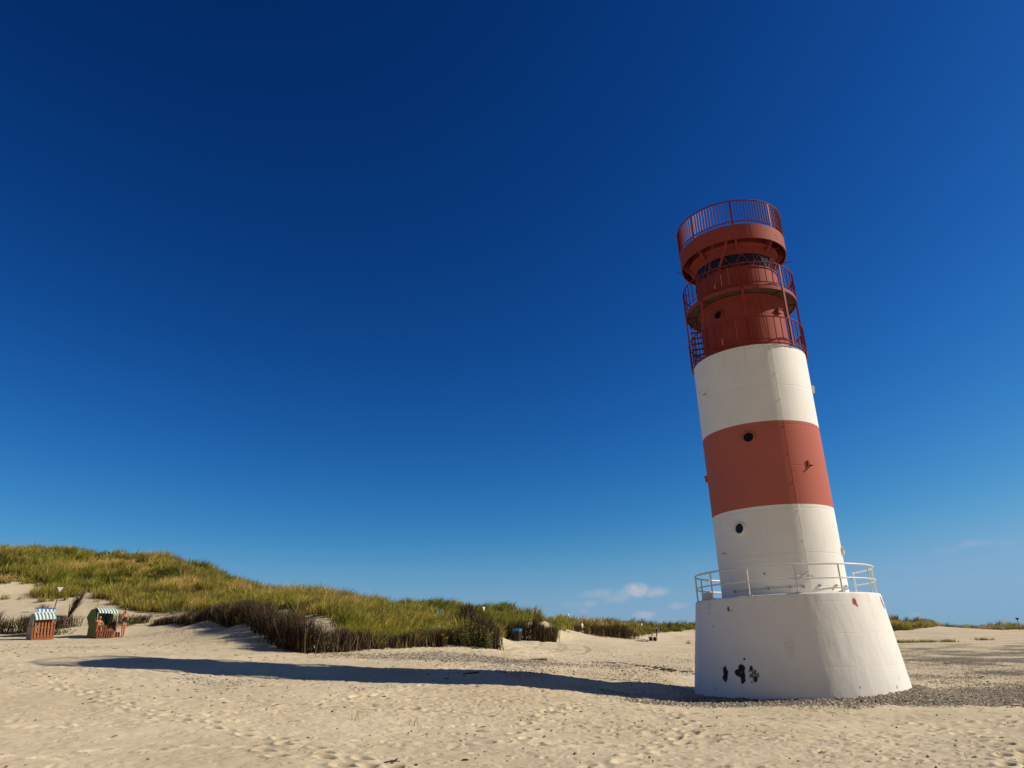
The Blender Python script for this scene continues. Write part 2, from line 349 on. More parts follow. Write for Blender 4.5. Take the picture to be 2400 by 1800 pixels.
def build_ground():
    a = np.concatenate([np.linspace(-180, -50, 27)[:-1], np.linspace(-50, -42, 17)[:-1], np.arange(-42, 40, .10), np.linspace(40, 50, 21)[:-1], np.linspace(50, 180, 27)[:-1]])
    rr = [1.0, 2.0, 3.2, 4.4]
    while rr[-1] < 52: rr.append(rr[-1] * (1.0028 if 8 < rr[-1] < 46 else 1.012))
    while rr[-1] < 260: rr.append(rr[-1] * 1.011)
    while rr[-1] < 5000: rr.append(rr[-1] * 1.25)
    rr = np.array(rr); na, nr = len(a), len(rr)
    A, RR = np.meshgrid(np.radians(a), rr, indexing='ij'); x, y = (RR * np.sin(A)).ravel(), (RR * np.cos(A)).ravel()
    # base heights on a coarse polar grid, blended to the fine one by bilinear look-up in (angle, log r)
    ca = np.concatenate([np.arange(-180, -50, 2.0), np.arange(-50, 50, .5), np.arange(50, 180.1, 2.0)]); cr = np.exp(np.linspace(math.log(1.0), math.log(260), 260))
    CA, CR = np.meshgrid(np.radians(ca), cr, indexing='ij')
    H = height((CR * np.sin(CA)).ravel(), (CR * np.cos(CA)).ravel()).reshape(CA.shape)
    fi = np.interp(a, ca, np.arange(len(ca))); fj = np.interp(np.log(np.minimum(rr, 259)), np.log(cr), np.arange(len(cr)))
    i0 = np.minimum(fi.astype(int), len(ca) - 2); j0 = np.minimum(fj.astype(int), len(cr) - 2); u = (fi - i0)[:, None]; v = (fj - j0)[None]
    z = (H[i0][:, j0] * (1 - u) * (1 - v) + H[i0 + 1][:, j0] * u * (1 - v) + H[i0][:, j0 + 1] * (1 - u) * v + H[i0 + 1][:, j0 + 1] * u * v).ravel()
    r = RR.ravel(); azd = np.degrees(A).ravel()
    g = gravel_amount(x, y) * sstep(110, 80, r)
    grass = sstep(-1.2, 2.0, r - grass_start(azd) + 2.5 * fbm(x * .5, y * .5, 41, 3))
    z = z + relief(x, y, r) * sstep(200, 90, r) + dune_bumps(x, y)
    z = z + g * sstep(60, 40, r) * (.03 * vnoise(x * 11, y * 11, 51) + .02 * vnoise(x * 23, y * 23, 52))
    # the collar of shingle heaped against the foot of the tower
    dt = np.hypot(x - TX, y - TY); ka = np.arctan2(y - TY, x - TX) - math.atan2(-TY, -TX)
    ka = (ka + math.pi) % (2 * math.pi) - math.pi
    z = z + np.exp(-((dt - 3.5) / .75) ** 2) * (.05 + .17 * sstep(.1, 1.4, ka) * sstep(2.6, 1.6, ka) + .05 * fbm(x * 1.3, y * 1.3, 61, 3))
    dark = np.zeros(len(x))
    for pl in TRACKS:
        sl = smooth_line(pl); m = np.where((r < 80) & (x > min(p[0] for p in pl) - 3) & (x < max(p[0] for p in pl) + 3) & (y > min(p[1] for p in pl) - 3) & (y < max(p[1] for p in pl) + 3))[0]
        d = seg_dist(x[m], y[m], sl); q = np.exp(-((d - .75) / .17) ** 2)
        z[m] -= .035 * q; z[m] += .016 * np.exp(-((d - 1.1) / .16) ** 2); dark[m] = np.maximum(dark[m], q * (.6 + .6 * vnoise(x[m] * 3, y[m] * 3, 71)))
    k = 0
    for pl in TRAILS:
        sl = smooth_line(pl); acc = 0.0; side = 1
        for (ax_, ay_), (bx_, by_) in zip(sl[:-1], sl[1:]):
            L = math.hypot(bx_ - ax_, by_ - ay_); tt = acc
            while tt < L:
                px, py = ax_ + (bx_ - ax_) * tt / L, ay_ + (by_ - ay_) * tt / L
                nx, ny = -(by_ - ay_) / L, (bx_ - ax_) / L; s_ = .14 * side + rnd.uniform(-.05, .05); side = -side
                px, py = px + nx * s_, py + ny * s_; th = math.atan2(by_ - ay_, bx_ - ax_)
                pr, pa = math.hypot(px, py), math.degrees(math.atan2(px, py)); dw = math.degrees(.5 / pr)
                ia, ib = np.searchsorted(a, [pa - dw, pa + dw]); ja, jb = np.searchsorted(rr, [pr - .5, pr + .5])
                if ib > ia and jb > ja:
                    idx = (np.arange(ia, ib)[:, None] * nr + np.arange(ja, jb)[None]).ravel()
                    uu = ((x[idx] - px) * math.cos(th) + (y[idx] - py) * math.sin(th)) / .17; vv = (-(x[idx] - px) * math.sin(th) + (y[idx] - py) * math.cos(th)) / .10
                    q = uu * uu + vv * vv; z[idx] += -.06 * np.exp(-q * 1.5) + .025 * np.exp(-(np.sqrt(q) - 1.4) ** 2 * 5)
                tt += rnd.uniform(.55, .75)
            acc = tt - L
    V = np.stack([x, y, z], 1)
    I = np.arange(na * nr).reshape(na, nr); J = np.roll(I, -1, 0)
    F = np.stack([I[:, :-1].ravel(), I[:, 1:].ravel(), J[:, 1:].ravel(), J[:, :-1].ravel()], 1)
    # close the middle
    V = np.vstack([V, [[0, 0, gz(0, 0)]]]); c = len(V) - 1
    F = np.vstack([F, np.stack([np.full(na, c), I[:, 0], J[:, 0], np.full(na, c)], 1)[:0]])
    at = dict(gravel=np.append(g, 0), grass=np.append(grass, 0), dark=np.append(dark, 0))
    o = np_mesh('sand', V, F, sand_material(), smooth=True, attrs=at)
    return tag(o, 'pale beach sand with footprints and shingle running up to the dunes', kind='structure')
def sand_material():
    t = NT('sand'); A = lambda n: t.n('ShaderNodeAttribute', attribute_name=n).outputs['Fac']
    geo = t.n('ShaderNodeNewGeometry').outputs['Position']
    big = t.noise(.25, 4, geo); mid = t.noise(2.2, 5, geo); fine = t.noise(55, 4, geo); grain = t.noise(240, 2, geo)
    c = t.mix(t.ramp(big, .35, .65), (.57, .475, .32), (.655, .552, .382))
    c = t.mix(t.math('MULTIPLY', t.ramp(mid, .50, .70), .35), c, (.52, .40, .265))
    c = t.mix(t.math('MULTIPLY', t.ramp(grain, .55, .75), .30), c, (.42, .32, .22))
    c = t.mix(t.math('MULTIPLY', t.ramp(grain, .42, .25), .25), c, (.88, .78, .62))
    # shingle: small stones of mixed greys and browns between the grains
    vo = t.n('ShaderNodeTexVoronoi', i_Scale=16.0); t.l(geo, vo.inputs['Vector'])
    hs = t.n('ShaderNodeSeparateColor'); t.l(vo.outputs['Color'], hs.inputs[0])
    st = t.mix(hs.outputs[0], (.19, .16, .125), (.54, .465, .36)); st = t.mix(t.ramp(hs.outputs[1], .80, .95), st, (.70, .62, .50))
    st = t.mix(t.ramp(vo.outputs['Distance'], .028, .05), st, t.mix(.5, st, (.10, .08, .06)))
    gm = t.ramp(t.math('ADD', A('gravel'), t.math('MULTIPLY', t.math('SUBTRACT', hs.outputs[2], .5), .9)), .38, .62)
    c = t.mix(t.math('MULTIPLY', gm, .92), c, st)
    c = t.mix(t.math('MULTIPLY', A('dark'), .5), c, (.23, .18, .13))  # wheel tracks: disturbed damp sand, with the groove shading painted in
    litter = t.mix(t.ramp(t.noise(1.3, 4, geo), .35, .65), (.075, .07, .026), (.24, .18, .075))
    c = t.mix(t.ramp(t.math('ADD', A('grass'), t.math('MULTIPLY', t.math('SUBTRACT', mid, .5), .5)), .3, .7), c, litter)
    t.base(c); t.rough(.95); t.spec(.08)
    hb = t.math('ADD', t.math('MULTIPLY', fine, 1.0), t.math('MULTIPLY', grain, .35))
    hb = t.math('ADD', hb, t.math('MULTIPLY', t.math('MULTIPLY', gm, t.math('SUBTRACT', .06, vo.outputs['Distance'])), 26.0))
    t.bump(hb, .55, .02)
    return t.m
build_ground()
# ---------------------------------------------------------------- loose stones, twigs and weed on the sand
def scatter_stones():
    N = 60000
    x = rng.uniform(-9, 26, N * 3); y = rng.uniform(9.5, 36, N * 3); g = gravel_amount(x, y)
    r = np.hypot(x, y); az = np.degrees(np.arctan2(x, y)); keep = (rng.random(len(x)) < g * sstep(40, 26, r) * .75 + .004) & (np.hypot(x - TX, y - TY) > 3.38) & (np.abs(az) < 41)
    x, y = x[keep][:N], y[keep][:N]; n = len(x)
    s = .016 + .022 * rng.random(n) ** 2.5 + .02 * (rng.random(n) < .05); s *= np.where(gravel_amount(x, y) < .2, .75, 1)
    z = ground_z(x, y)
    O = np.array([[1, 0, 0], [-1, 0, 0], [0, 1, 0], [0, -1, 0], [0, 0, 1], [0, 0, -1]], float)
    FO = np.array([[0, 2, 4], [2, 1, 4], [1, 3, 4], [3, 0, 4], [2, 0, 5], [1, 2, 5], [3, 1, 5], [0, 3, 5]])
    th = rng.uniform(0, 6.28, n); sc = s[:, None] * rng.uniform(.7, 1.5, (n, 3)) * np.array([1, 1, .65])
    L = O[None] * sc[:, None] * rng.uniform(.75, 1.2, (n, 6, 1)); c, q = np.cos(th)[:, None], np.sin(th)[:, None]
    V = np.stack([L[..., 0] * c - L[..., 1] * q + x[:, None], L[..., 0] * q + L[..., 1] * c + y[:, None], L[..., 2] + z[:, None] + s[:, None] * .25], 2)
    F = (np.arange(n)[:, None, None] * 6 + FO[None]).reshape(-1, 3)
    k = rng.random((n, 1)); col = np.array([.15, .13, .105]) * (1 - k) + np.array([.58, .50, .39]) * k
    col = np.where(rng.random((n, 1)) < .12, np.array([[.62, .56, .48]]), col); col = np.where(rng.random((n, 1)) < .10, np.array([[.30, .17, .09]]), col)
    o = np_mesh('shingle', V.reshape(-1, 3), F, tinted('shingle_stone', .75, .25), cols=np.repeat(col, 6, 0))
    tag(o, 'grey and brown shingle stones lying around the lighthouse foot', 'shingle', kind='stuff')
def ground_z(x, y):
    """height of the modelled surface (base plus relief)"""
    x, y = np.asarray(x, float), np.asarray(y, float); r = np.hypot(x, y)
    dt = np.hypot(x - TX, y - TY); ka = (np.arctan2(y - TY, x - TX) - math.atan2(-TY, -TX) + math.pi) % (2 * math.pi) - math.pi
    return height(x, y) + relief(x, y, r) + np.exp(-((dt - 3.5) / .75) ** 2) * (.05 + .17 * sstep(.1, 1.4, ka) * sstep(2.6, 1.6, ka) + .05 * fbm(x * 1.3, y * 1.3, 61, 3))
def scatter_litter():
    n = 2400
    x = rng.uniform(-26, 24, n * 3); y = rng.uniform(9.5, 50, n * 3); r = np.hypot(x, y); az = np.degrees(np.arctan2(x, y))
    p = np.clip(.22 + .9 * fbm(x * .3, y * .3, 81, 3), .03, 1) + .8 * np.exp(-(np.hypot((x - 6) / 2.2, (y - 33) / 1.6)) ** 2)
    k = (rng.random(len(x)) < p) & (np.abs(az) < 41) & (np.hypot(x - TX, y - TY) > 3.5) & (r < grass_start(az) - 3); x, y = x[k][:n], y[k][:n]; n = len(x); z = ground_z(x, y)
    L = .015 + .11 * rng.random(n) ** 5 + .0005 * np.hypot(x, y); W = .006 + .010 * rng.random(n) + .0002 * np.hypot(x, y); th = rng.uniform(0, 3.14, n) * .7 - .5; H = .012 + .02 * rng.random(n)
    ux, uy = np.cos(th), np.sin(th)
    def P(a, b, h): return np.stack([x + ux * a * L - uy * b * W, y + uy * a * L + ux * b * W, z + h], 1)
    Q = [P(-1, -1, -.004), P(-1, 1, -.004), P(1, 1, .006 - .0), P(1, -1, .006), P(-.2, 0, H), P(.7, 0, H * .8)]
    V = np.stack(Q, 1).reshape(-1, 3); FO = np.array([[0, 3, 5, 4], [1, 4, 5, 2], [0, 4, 1, 1], [3, 2, 5, 5]])
    F3 = np.array([[0, 3, 5], [0, 5, 4], [1, 4, 5], [1, 5, 2], [0, 4, 1], [3, 2, 5]])
    F = (np.arange(n)[:, None, None] * 6 + F3[None]).reshape(-1, 3)
    c = rng.random((n, 1)); col = np.array([[.07, .05, .035]]) * (1 - c) + np.array([[.24, .16, .10]]) * c
    o = np_mesh('beach_litter', V, F, tinted('dry_weed', .9, .1), cols=np.repeat(col, 6, 0))
    tag(o, 'dark scraps of dry seaweed and twigs strewn over the sand', 'seaweed', kind='stuff')
scatter_stones(); scatter_litter()
# ---------------------------------------------------------------- the lighthouse
def paint(name, col, seams=0.0, stain=None, rough=.6, spec=.25, sk=1.0):
    """thick old paint over render: faint trowel marks, casting seams, dirt; heights are metres above the foot"""
    t = NT(name); geo = t.n('ShaderNodeTexCoord').outputs['Object']
    sp = t.n('ShaderNodeSeparateXYZ'); t.l(geo, sp.inputs[0])
    n1 = t.noise(1.1, 5, geo); n2 = t.noise(9, 5, geo); n3 = t.noise(60, 3, geo)
    mp = t.n('ShaderNodeMapping'); mp.inputs['Scale'].default_value = (5, 5, .35); t.l(geo, mp.inputs[0]); st = t.noise(1.6, 5, mp.outputs[0])
    c = t.mix(t.ramp(n1, .3, .7), tuple(v * .965 for v in col), tuple(min(1, v * 1.02) for v in col))
    c = t.mix(t.math('MULTIPLY', t.ramp(st, .54, .80), .09), c, tuple(v * k for v, k in zip(col, (.78, .72, .60))))
    c = t.mix(t.math('MULTIPLY', t.ramp(n2, .62, .78), .09), c, tuple(v * .6 for v in col))
    h = t.math('ADD', t.math('MULTIPLY', n2, .5), t.math('MULTIPLY', n3, .25))
    if seams:
        fr = t.math('FRACT', t.math('DIVIDE', t.math('ADD', sp.outputs[2], t.math('MULTIPLY', n2, .03)), seams))
        d = t.math('MINIMUM', fr, t.math('SUBTRACT', 1.0, fr)); line = t.ramp(d, .016, .004)
        ang = t.math('FRACT', t.math('ADD', t.math('MULTIPLY', t.math('ARCTAN2', sp.outputs[1], sp.outputs[0]), 7 / 6.28318), t.math('MULTIPLY', t.math('FLOOR', t.math('DIVIDE', sp.outputs[2], seams)), .37)))
        dv = t.math('MINIMUM', ang, t.math('SUBTRACT', 1.0, ang)); line = t.math('MAXIMUM', line, t.math('MULTIPLY', t.ramp(dv, .010, .003), .6))
        h = t.math('SUBTRACT', h, t.math('MULTIPLY', line, .8 * sk)); c = t.mix(t.math('MULTIPLY', line, .17 * sk), c, tuple(v * .55 for v in col))
    if stain:      # rust washing down from a height
        f = t.math('MULTIPLY', t.ramp(sp.outputs[2], stain - 1.0, stain), t.ramp(st, .56, .70))
        c = t.mix(t.math('MULTIPLY', f, .38), c, (.52, .36, .15))
    t.base(c); t.rough(rough); t.spec(spec); t.bump(h, .35, .02); return t.m, t, c
WHITE = (.80, .78, .735)
M_white = paint('white_paint', WHITE, 1.47, 11.85)[0]
M_redband = paint('faded_red_paint', (.45, .128, .095), 1.47, None, .75, .14)[0]
M_red = paint('red_oxide_paint', (.275, .052, .038), 0.0, None, .7, .15)[0]
M_rail = simple('red_rail_paint', (.20, .022, .016), .6, .3, 9, .15)
M_railwhite = simple('white_rail_paint', (.70, .68, .63), .45, .12, 9)
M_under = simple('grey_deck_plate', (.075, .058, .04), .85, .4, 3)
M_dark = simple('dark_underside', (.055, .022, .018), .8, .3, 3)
M_metal = simple('galvanised_fitting', (.33, .31, .29), .5, .25, 10)
def glass_mat():
    t = NT('lantern_glass'); t.base((.008, .012, .015)); t.rough(.05); t.spec(.5); return t.m
M_glass = glass_mat()
M_porthole = simple('dark_porthole_glass', (.006, .007, .008), .25, .2, 4, .25)
def base_material():
    m, t, c = paint('white_base_paint', WHITE, 0.94, None, .6, .25, .35)
    a = t.n('ShaderNodeAttribute', attribute_name='tint'); f = t.n('ShaderNodeAttribute', attribute_name='worn')
    t.base(t.mix(f.outputs['Fac'], c, a.outputs['Color'])); return m
def L(z): return z - ZB
def ring_pts(r, z, a0=0.0, a1=360.0, step=3.0):
    n = max(2, int(round((a1 - a0) / step))); full = abs(a1 - a0 - 360) < 1e-6
    return [(r * math.cos(R(a0 + (a1 - a0) * k / n)), r * math.sin(R(a0 + (a1 - a0) * k / n)), L(z)) for k in range(n if full else n + 1)]
def pol(r, k, z): return Vector((r * math.cos(R(k)), r * math.sin(R(k)), L(z)))
def rot_k(k): return Matrix.Rotation(R(k), 3, 'Z')
def build_lighthouse():
    lh = thing('lighthouse', 'red and white banded lighthouse on a wide white conical base', 'lighthouse', (TX, TY, ZB), math.atan2(-TY, -TX))
    # ---- base: a dense lathe that carries the flaked and touched-up patches as vertex paint
    zs = np.concatenate([[-2.6, -2.2], np.arange(-1.9, 1.36, .02), [1.36, 1.385, 1.403, 1.411]])
    rz = np.interp(zs, [-2.6, -1.663, 1.36, 1.385, 1.403, 1.411], [3.53, 3.416, 3.034, 3.028, 3.012, 2.985])
    zs = np.append(zs, [1.412]); rz = np.append(rz, [2.0])
    ks = np.concatenate([np.arange(-100, 100, .35), np.arange(100, 260, 2.0)]); K, Zg = np.meshgrid(ks, zs, indexing='ij'); RG = np.broadcast_to(rz, K.shape)
    rr = RG + .006 * fbm(K * .25, Zg * 1.4, 91, 3)
    V = np.stack([(rr * np.cos(np.radians(K))).ravel(), (rr * np.sin(np.radians(K))).ravel(), (Zg - ZB).ravel()], 1)
    I = np.arange(K.size).reshape(K.shape); J = np.roll(I, -1, 0)
    F = np.stack([I[:, :-1].ravel(), J[:, :-1].ravel(), J[:, 1:].ravel(), I[:, 1:].ravel()], 1)
    kk, zz = K.ravel(), Zg.ravel(); s = np.radians(kk) * 3.2; worn = np.zeros(len(kk)); tint = np.zeros((len(kk), 3))
    nz = fbm(s * 7, zz * 7, 95, 4) * 1.3; nf = fbm(s * 22, zz * 22, 97, 3)
    BL, GR, RD = (.012, .012, .011), (.10, .095, .085), (.34, .05, .04)
    for k, z, a, b, c in [(-39, -.88, .115, .26, BL), (-28.2, -.73, .12, .14, BL), (-27.6, -.95, .12, .19, BL), (-30.7, -.84, .09, .10, BL), (-21.3, -.93, .16, .24, GR), (-22.6, -.72, .05, .07, BL), (-20.5, -1.02, .08, .1, BL), (-26.2, -.46, .045, .035, BL),
                          (-35, 1.04, .05, .10, RD), (-53, .96, .025, .05, RD), (-33, .99, .012, .015, BL), (-32, 1.0, .012, .014, BL), (41, 1.08, .09, .16, RD), (42, 1.0, .06, .06, RD), (73.5, 1.12, .12, .19, RD), (75, 1.0, .1, .1, RD),
                          (-3, -.03, .018, .016, BL), (-3, -.12, .018, .016, BL), (-48, .55, .02, .015, BL), (-43, -.2, .012, .025, GR), (14, -1.15, .02, .02, GR), (-6, -1.2, .02, .02, GR), (55, -1.35, .03, .05, (.36, .30, .2)), (60, -1.1, .02, .06, (.36, .30, .2)), (30, -1.3, .03, .03, (.4, .3, .2)), (-60, -.5, .018, .018, GR), (-47, -1.35, .015, .015, BL), (20, .7, .012, .012, GR)]:
        q = np.hypot((s - math.radians(k) * 3.2) / a, (zz - z) / b) + nz * .55
        m = sstep(1.0, .82, q)
        if c == GR: m = m * sstep(-.25, .12, nf)
        tint = tint * (1 - m[:, None]) + np.array(c) * (.7 + .6 * (nf[:, None] + .4)) * m[:, None]; worn = np.maximum(worn, m)
    crack = np.exp(-((s - np.radians(27.5 + (1.0 - zz) * 1.6) * 3.2 + .02 * nf) / .012) ** 2) * (zz > .25) * sstep(-.4, .3, nf) * .35     # hairline crack under the rail
    tint = tint + np.array([[.25, .20, .14]]) * crack[:, None]; worn = np.maximum(worn, crack)
    rust = .16 * sstep(.35, .75, fbm(s * 3 + 7, zz * .7, 99, 3) + .35 * sstep(.4, 1.36, zz)) * (worn < .05)
    tint = tint + np.array([[.42, .31, .17]]) * rust[:, None]; worn = np.maximum(worn, rust)
    tint = np.clip(tint / np.maximum(worn, .02)[:, None], 0.004, 1)
    b = np_mesh('base', V, F, base_material(), lh, smooth=True, cols=tint, attrs=dict(worn=worn))
    b['label'] = 'wide white conical base with black flaked patches and red touch-ups'
    # ---- shaft
    for z0, z1, m, lab in ((1.40, 4.333, M_white, 'lower white band'), (4.333, 7.281, M_redband, 'faded red band'), (7.281, 10.194, M_white, 'upper white band')):
        mb = MB(); n = 8; prof = [(2.093, L(z0 + (z1 - z0) * i / n)) for i in range(n + 1)]
        if z1 > 10: prof += [(2.085, L(10.20)), (1.55, L(10.203))]
        mb.lathe(prof, 128); o = obj('shaft_band', mb, m, lh, smooth=True); o['label'] = lab
    mb = MB(); mb.lathe([(1.60, L(10.19)), (1.60, L(12.45)), (1.66, L(12.46)), (1.66, L(12.50)), (1.60, L(12.51)), (1.60, L(13.70))], 96); obj('lantern_wall', mb, M_red, lh, smooth=True)
    mb = MB(); mb.lathe([(1.55, L(13.70)), (1.63, L(13.70)), (1.63, L(13.74)), (1.56, L(13.745))], 96); mb.lathe([(1.56, L(14.30)), (1.61, L(14.30)), (1.62, L(14.62)), (1.76, L(14.66)), (1.76, L(14.70)), (1.64, L(14.72)), (1.64, L(15.25))], 96)
    obj('lantern_head', mb, M_red, lh, smooth=True)
    # ---- lantern windows: triangular panes between slanting glazing bars
    win = obj('lantern_window', MB().lathe([(1.552, L(13.68)), (1.552, L(14.33))], 56), M_glass, lh); N = 28
    for i in range(N):
        a, b2 = 360 / N * i, 360 / N * (i + 1)
        if i % 2: a, b2 = b2, a
        obj('glazing_bar', MB().tube([pol(1.59, a, 13.73), pol(1.59, b2, 14.31)], .017, 5), M_red, win)
    # ---- portholes
    for k, z, r, rad, m in ((-10, 6.76, 2.093, .17, M_redband), (-31, 3.68, 2.093, .17, M_white), (-30, 11.90, 1.60, .155, M_red), (60, 11.3, 1.6, .0, M_red)):
        if not rad: continue
        Mx = rot_k(k)
        def loc(p): return Mx @ Vector((r + p[0], p[1], L(z) + p[2]))
        mb = MB(); n = 28; prof = [(-.03, rad + .045), (.075, rad + .040), (.085, rad + .028), (.085, rad + .006), (-.03, rad)]
        vs = [loc((d, q * math.cos(2 * math.pi * i / n), q * math.sin(2 * math.pi * i / n))) for i in range(n) for d, q in prof]
        fs = [(i * 5 + j, ((i + 1) % n) * 5 + j, ((i + 1) % n) * 5 + j + 1, i * 5 + j + 1) for i in range(n) for j in range(4)]
        mb.add(vs, fs); p = obj('porthole', mb, m, lh, smooth=True)
        g = MB(); g.add([loc((.008, rad * 1.02 * math.cos(2 * math.pi * i / n), rad * 1.02 * math.sin(2 * math.pi * i / n))) for i in range(n)], [tuple(range(n))])
        obj('pane', g, M_porthole, p)
    # ---- middle gallery deck, drum, brackets
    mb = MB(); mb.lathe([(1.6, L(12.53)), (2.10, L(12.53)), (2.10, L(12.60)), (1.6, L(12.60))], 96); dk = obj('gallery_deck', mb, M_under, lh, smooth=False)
    mb = MB(); mb.lathe([(2.103, L(12.475)), (2.135, L(12.475)), (2.135, L(12.615)), (2.103, L(12.615))], 96, loop=True); obj('fascia', mb, M_red, dk, smooth=True)
    for k in range(-40, 320, 45):
        obj('deck_rib', MB().tube([pol(1.6, k, 12.50), pol(2.1, k, 12.50)], .028, 4), M_rail, dk)
    mb = MB(); mb.lathe([(2.05, L(14.69)), (2.09, L(14.69)), (2.09, L(15.33)), (2.05, L(15.33))], 128, loop=True); dr = obj('drum', mb, M_red, lh, smooth=True)
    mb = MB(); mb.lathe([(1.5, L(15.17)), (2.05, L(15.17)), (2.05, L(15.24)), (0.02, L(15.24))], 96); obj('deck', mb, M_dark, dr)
    for k in range(-38, 322, 45):
        Mx = rot_k(k); mb = MB(); mb.prism([Mx @ Vector((x_, -.03, L(z_))) for x_, z_ in ((1.62, 14.45), (1.70, 14.45), (2.045, 14.80), (2.045, 15.17), (1.62, 15.17))], Mx @ Vector((0, .06, 0)))
        obj('bracket', mb, M_red, dr)
    for k, z in ((56, 15.0), (54.6, 15.02), (56.2, 14.92), (57.6, 15.03), (57.8, 14.93), (58.2, 14.83), (56.8, 14.82)):
        dr_b = MB().tube([pol(2.085, k, z), pol(2.10, k, z)], .013, 6); obj('bolt', dr_b, M_rail, dr)
    # ---- railings
    def railing(z_floor, z_low, z_top, r, posts, step, off, fl, span, rt=.026, rb=.0145):
        mb = MB(); mb.tube(ring_pts(r, z_top), rt, 8, True); mb.tube(ring_pts(r, z_low), rt * .8, 6, True); ra = obj('railing', mb, M_rail, lh, smooth=True)
        for k in posts: obj('post', post_box(r, k, fl, z_top), M_rail, ra)
        rest = MB(); k = -180.0
        while k < 180 - 1e-6:
            kk_ = k + off
            if min(abs((kk_ - p + 180) % 360 - 180) for p in posts) > step * .45:
                bar = MB() if abs(kk_) <= span else rest; bar.box(pol(r, kk_, (z_low + z_top) / 2), (rb * 2.6, rb * .9, z_top - z_low), rot_k(kk_))      # flat bars set edge-on
                if bar is not rest: obj('baluster', bar, M_rail, ra)
            k += step
        return ra, rest
    def post_box(r, k, z0, z1, w=.07, d=.028):
        mb = MB(); c = pol(r, k, (z0 + z1) / 2); mb.box(c, (d, w, z1 - z0), rot_k(k)); return mb
    p45 = list(range(-40, 320, 45)); p45 = [p if p <= 180 else p - 360 for p in p45]
    ra1, s1 = railing(10.2, 10.36, 11.284, 2.165, p45, 7.5, 1.0, 10.20, 95)
    ra2, s2 = railing(12.6, 12.735, 13.577, 2.150, p45, 7.5, 1.0, 12.48, 95)
    ra3, s3 = railing(15.33, 15.455, 16.411, 2.085, [p + 1 for p in p45], 3.3333, 0.0, 15.33, 72, .03, .016)
    rest = MB()
    for s_ in (s1, s2, s3): rest.add(s_.v, s_.f)
    o = obj('baluster', rest, M_rail, lh); o['kind'] = 'stuff'
    for k in p45:      # uprights carrying the middle gallery
        obj('gallery_upright', post_box(2.135, k, 10.2, 12.48, .085, .06), M_red, lh)
    ring = MB().tube(ring_pts(2.15, 10.235), .022, 6, True); obj('gallery_ring', ring, M_rail, lh, smooth=True)
    # ---- ladder between the galleries, struts, spouts
    mb = MB()
    for y_ in (-2.03, -1.92, -1.80, -1.68): mb.tube([(-.42, y_, L(10.2)), (-.42, y_, L(12.53))], .017, 4)
    ld = obj('ladder', mb, M_rail, lh)
    for i in range(9): obj('rung', MB().box((-.42, -1.845, L(10.36 + .25 * i)), (.12, .44, .035)), M_rail, ld)
    obj('strut', MB().tube([pol(1.98, -3, 14.76), pol(1.98, -27, 12.63)], .05, 6), M_red, lh)
    obj('strut', MB().tube([pol(1.98, -19, 14.76), pol(1.98, -31, 13.35)], .022, 6), M_red, lh)
    for k, z, r0, r1 in ((72, 14.1, 1.6, 2.27), (-84, 14.62, 2.0, 2.32), (60, 14.62, 1.75, 2.0), (-70, 13.3, 2.0, 2.2)):
        obj('spout', MB().tube([pol(r0, k, z), pol(r1, k + 4, z - .05)], .018, 6), M_rail, lh)
    # ---- lightning conductor with its clamps
    path = [pol(2.115, 22.5, 15.34), pol(2.115, 23, 14.72), pol(2.19, 20.5, 13.6), pol(2.17, 20.4, 12.55), pol(2.19, 19.8, 11.3), pol(2.19, 22, 10.3), pol(2.13, 23.5, 10.15), pol(2.13, 23.5, 4.33), pol(2.13, 23.5, 2.1), pol(2.13, 23.3, 1.42)]
    for z0, z1, m in ((15.4, 10.16, M_rail), (10.16, 7.281, M_white), (7.281, 4.333, M_redband), (4.333, 1.4, M_white)):
        pts = [p for p in path if z1 - 1e-3 <= p.z + ZB <= z0 + 1e-3]
        if m is not M_rail: pts = [pol(2.13, 23.5, z0), pol(2.13, 23.5, z1)]
        cd = obj('lightning_conductor', MB().tube(pts, .012 if m is M_rail else .014, 5), m, lh)
        if m is not M_rail:
            for i in range(9):
                z = 10.0 - .985 * i
                if z1 < z < z0: obj('clamp', MB().tube([pol(2.07, 23.5, z), pol(2.18, 23.5, z)], .026, 6).box(pol(2.17, 23.5, z), (.03, .07, .05), rot_k(23.5)), m, cd)
    # ---- small boxes and fittings on the wall
    for k, z, r, d, m, lab in ((13, 11.94, 1.64, (.09, .26, .17), M_red, None), (56, 11.86, 1.66, (.12, .20, .22), M_red, None), (86, 8.82, 2.13, (.10, .12, .26), M_white, None), (-85, 5.84, 2.13, (.10, .12, .24), M_redband, None),
                               (-53, 8.74, 2.12, (.06, .13, .22), M_white, None), (79, 2.86, 2.13, (.10, .12, .26), M_white, None), (-55, 2.88, 2.12, (.06, .16, .20), M_white, None)):
        mb = MB(); mb.box(pol(r, k, z), d, rot_k(k)); bx = obj('lamp_box', mb, m, lh, bevel=.012)
        obj('lid', MB().box(pol(r + d[0] / 2 + .008, k, z + d[2] * .3), (.05, d[1] * 1.15, .03), rot_k(k)), m if z > 11 else M_metal, bx)
    mb = MB(); mb.box(pol(2.11, 43, 5.74), (.06, .09, .20), rot_k(43)); mb.box(pol(2.16, 44.5, 5.66), (.12, .05, .05), rot_k(43)); obj('broken_bracket', mb, M_rail, lh)
    # ---- platform fittings: pipe run, valve, chain gap, locker, eye hole
    mb = MB(); mb.tube(ring_pts(2.15, 1.64, -48, 18), .016, 5); mb.tube(ring_pts(2.15, 1.68, 32, 70), .016, 5); pr = obj('pipe_run', mb, M_railwhite, lh)
    for k in (-46, -30, -12, 6, 17, 32, 50, 66): obj('clamp', MB().box(pol(2.13, k, 1.645 if k < 20 else 1.68), (.10, .05, .07), rot_k(k)), M_metal, pr)
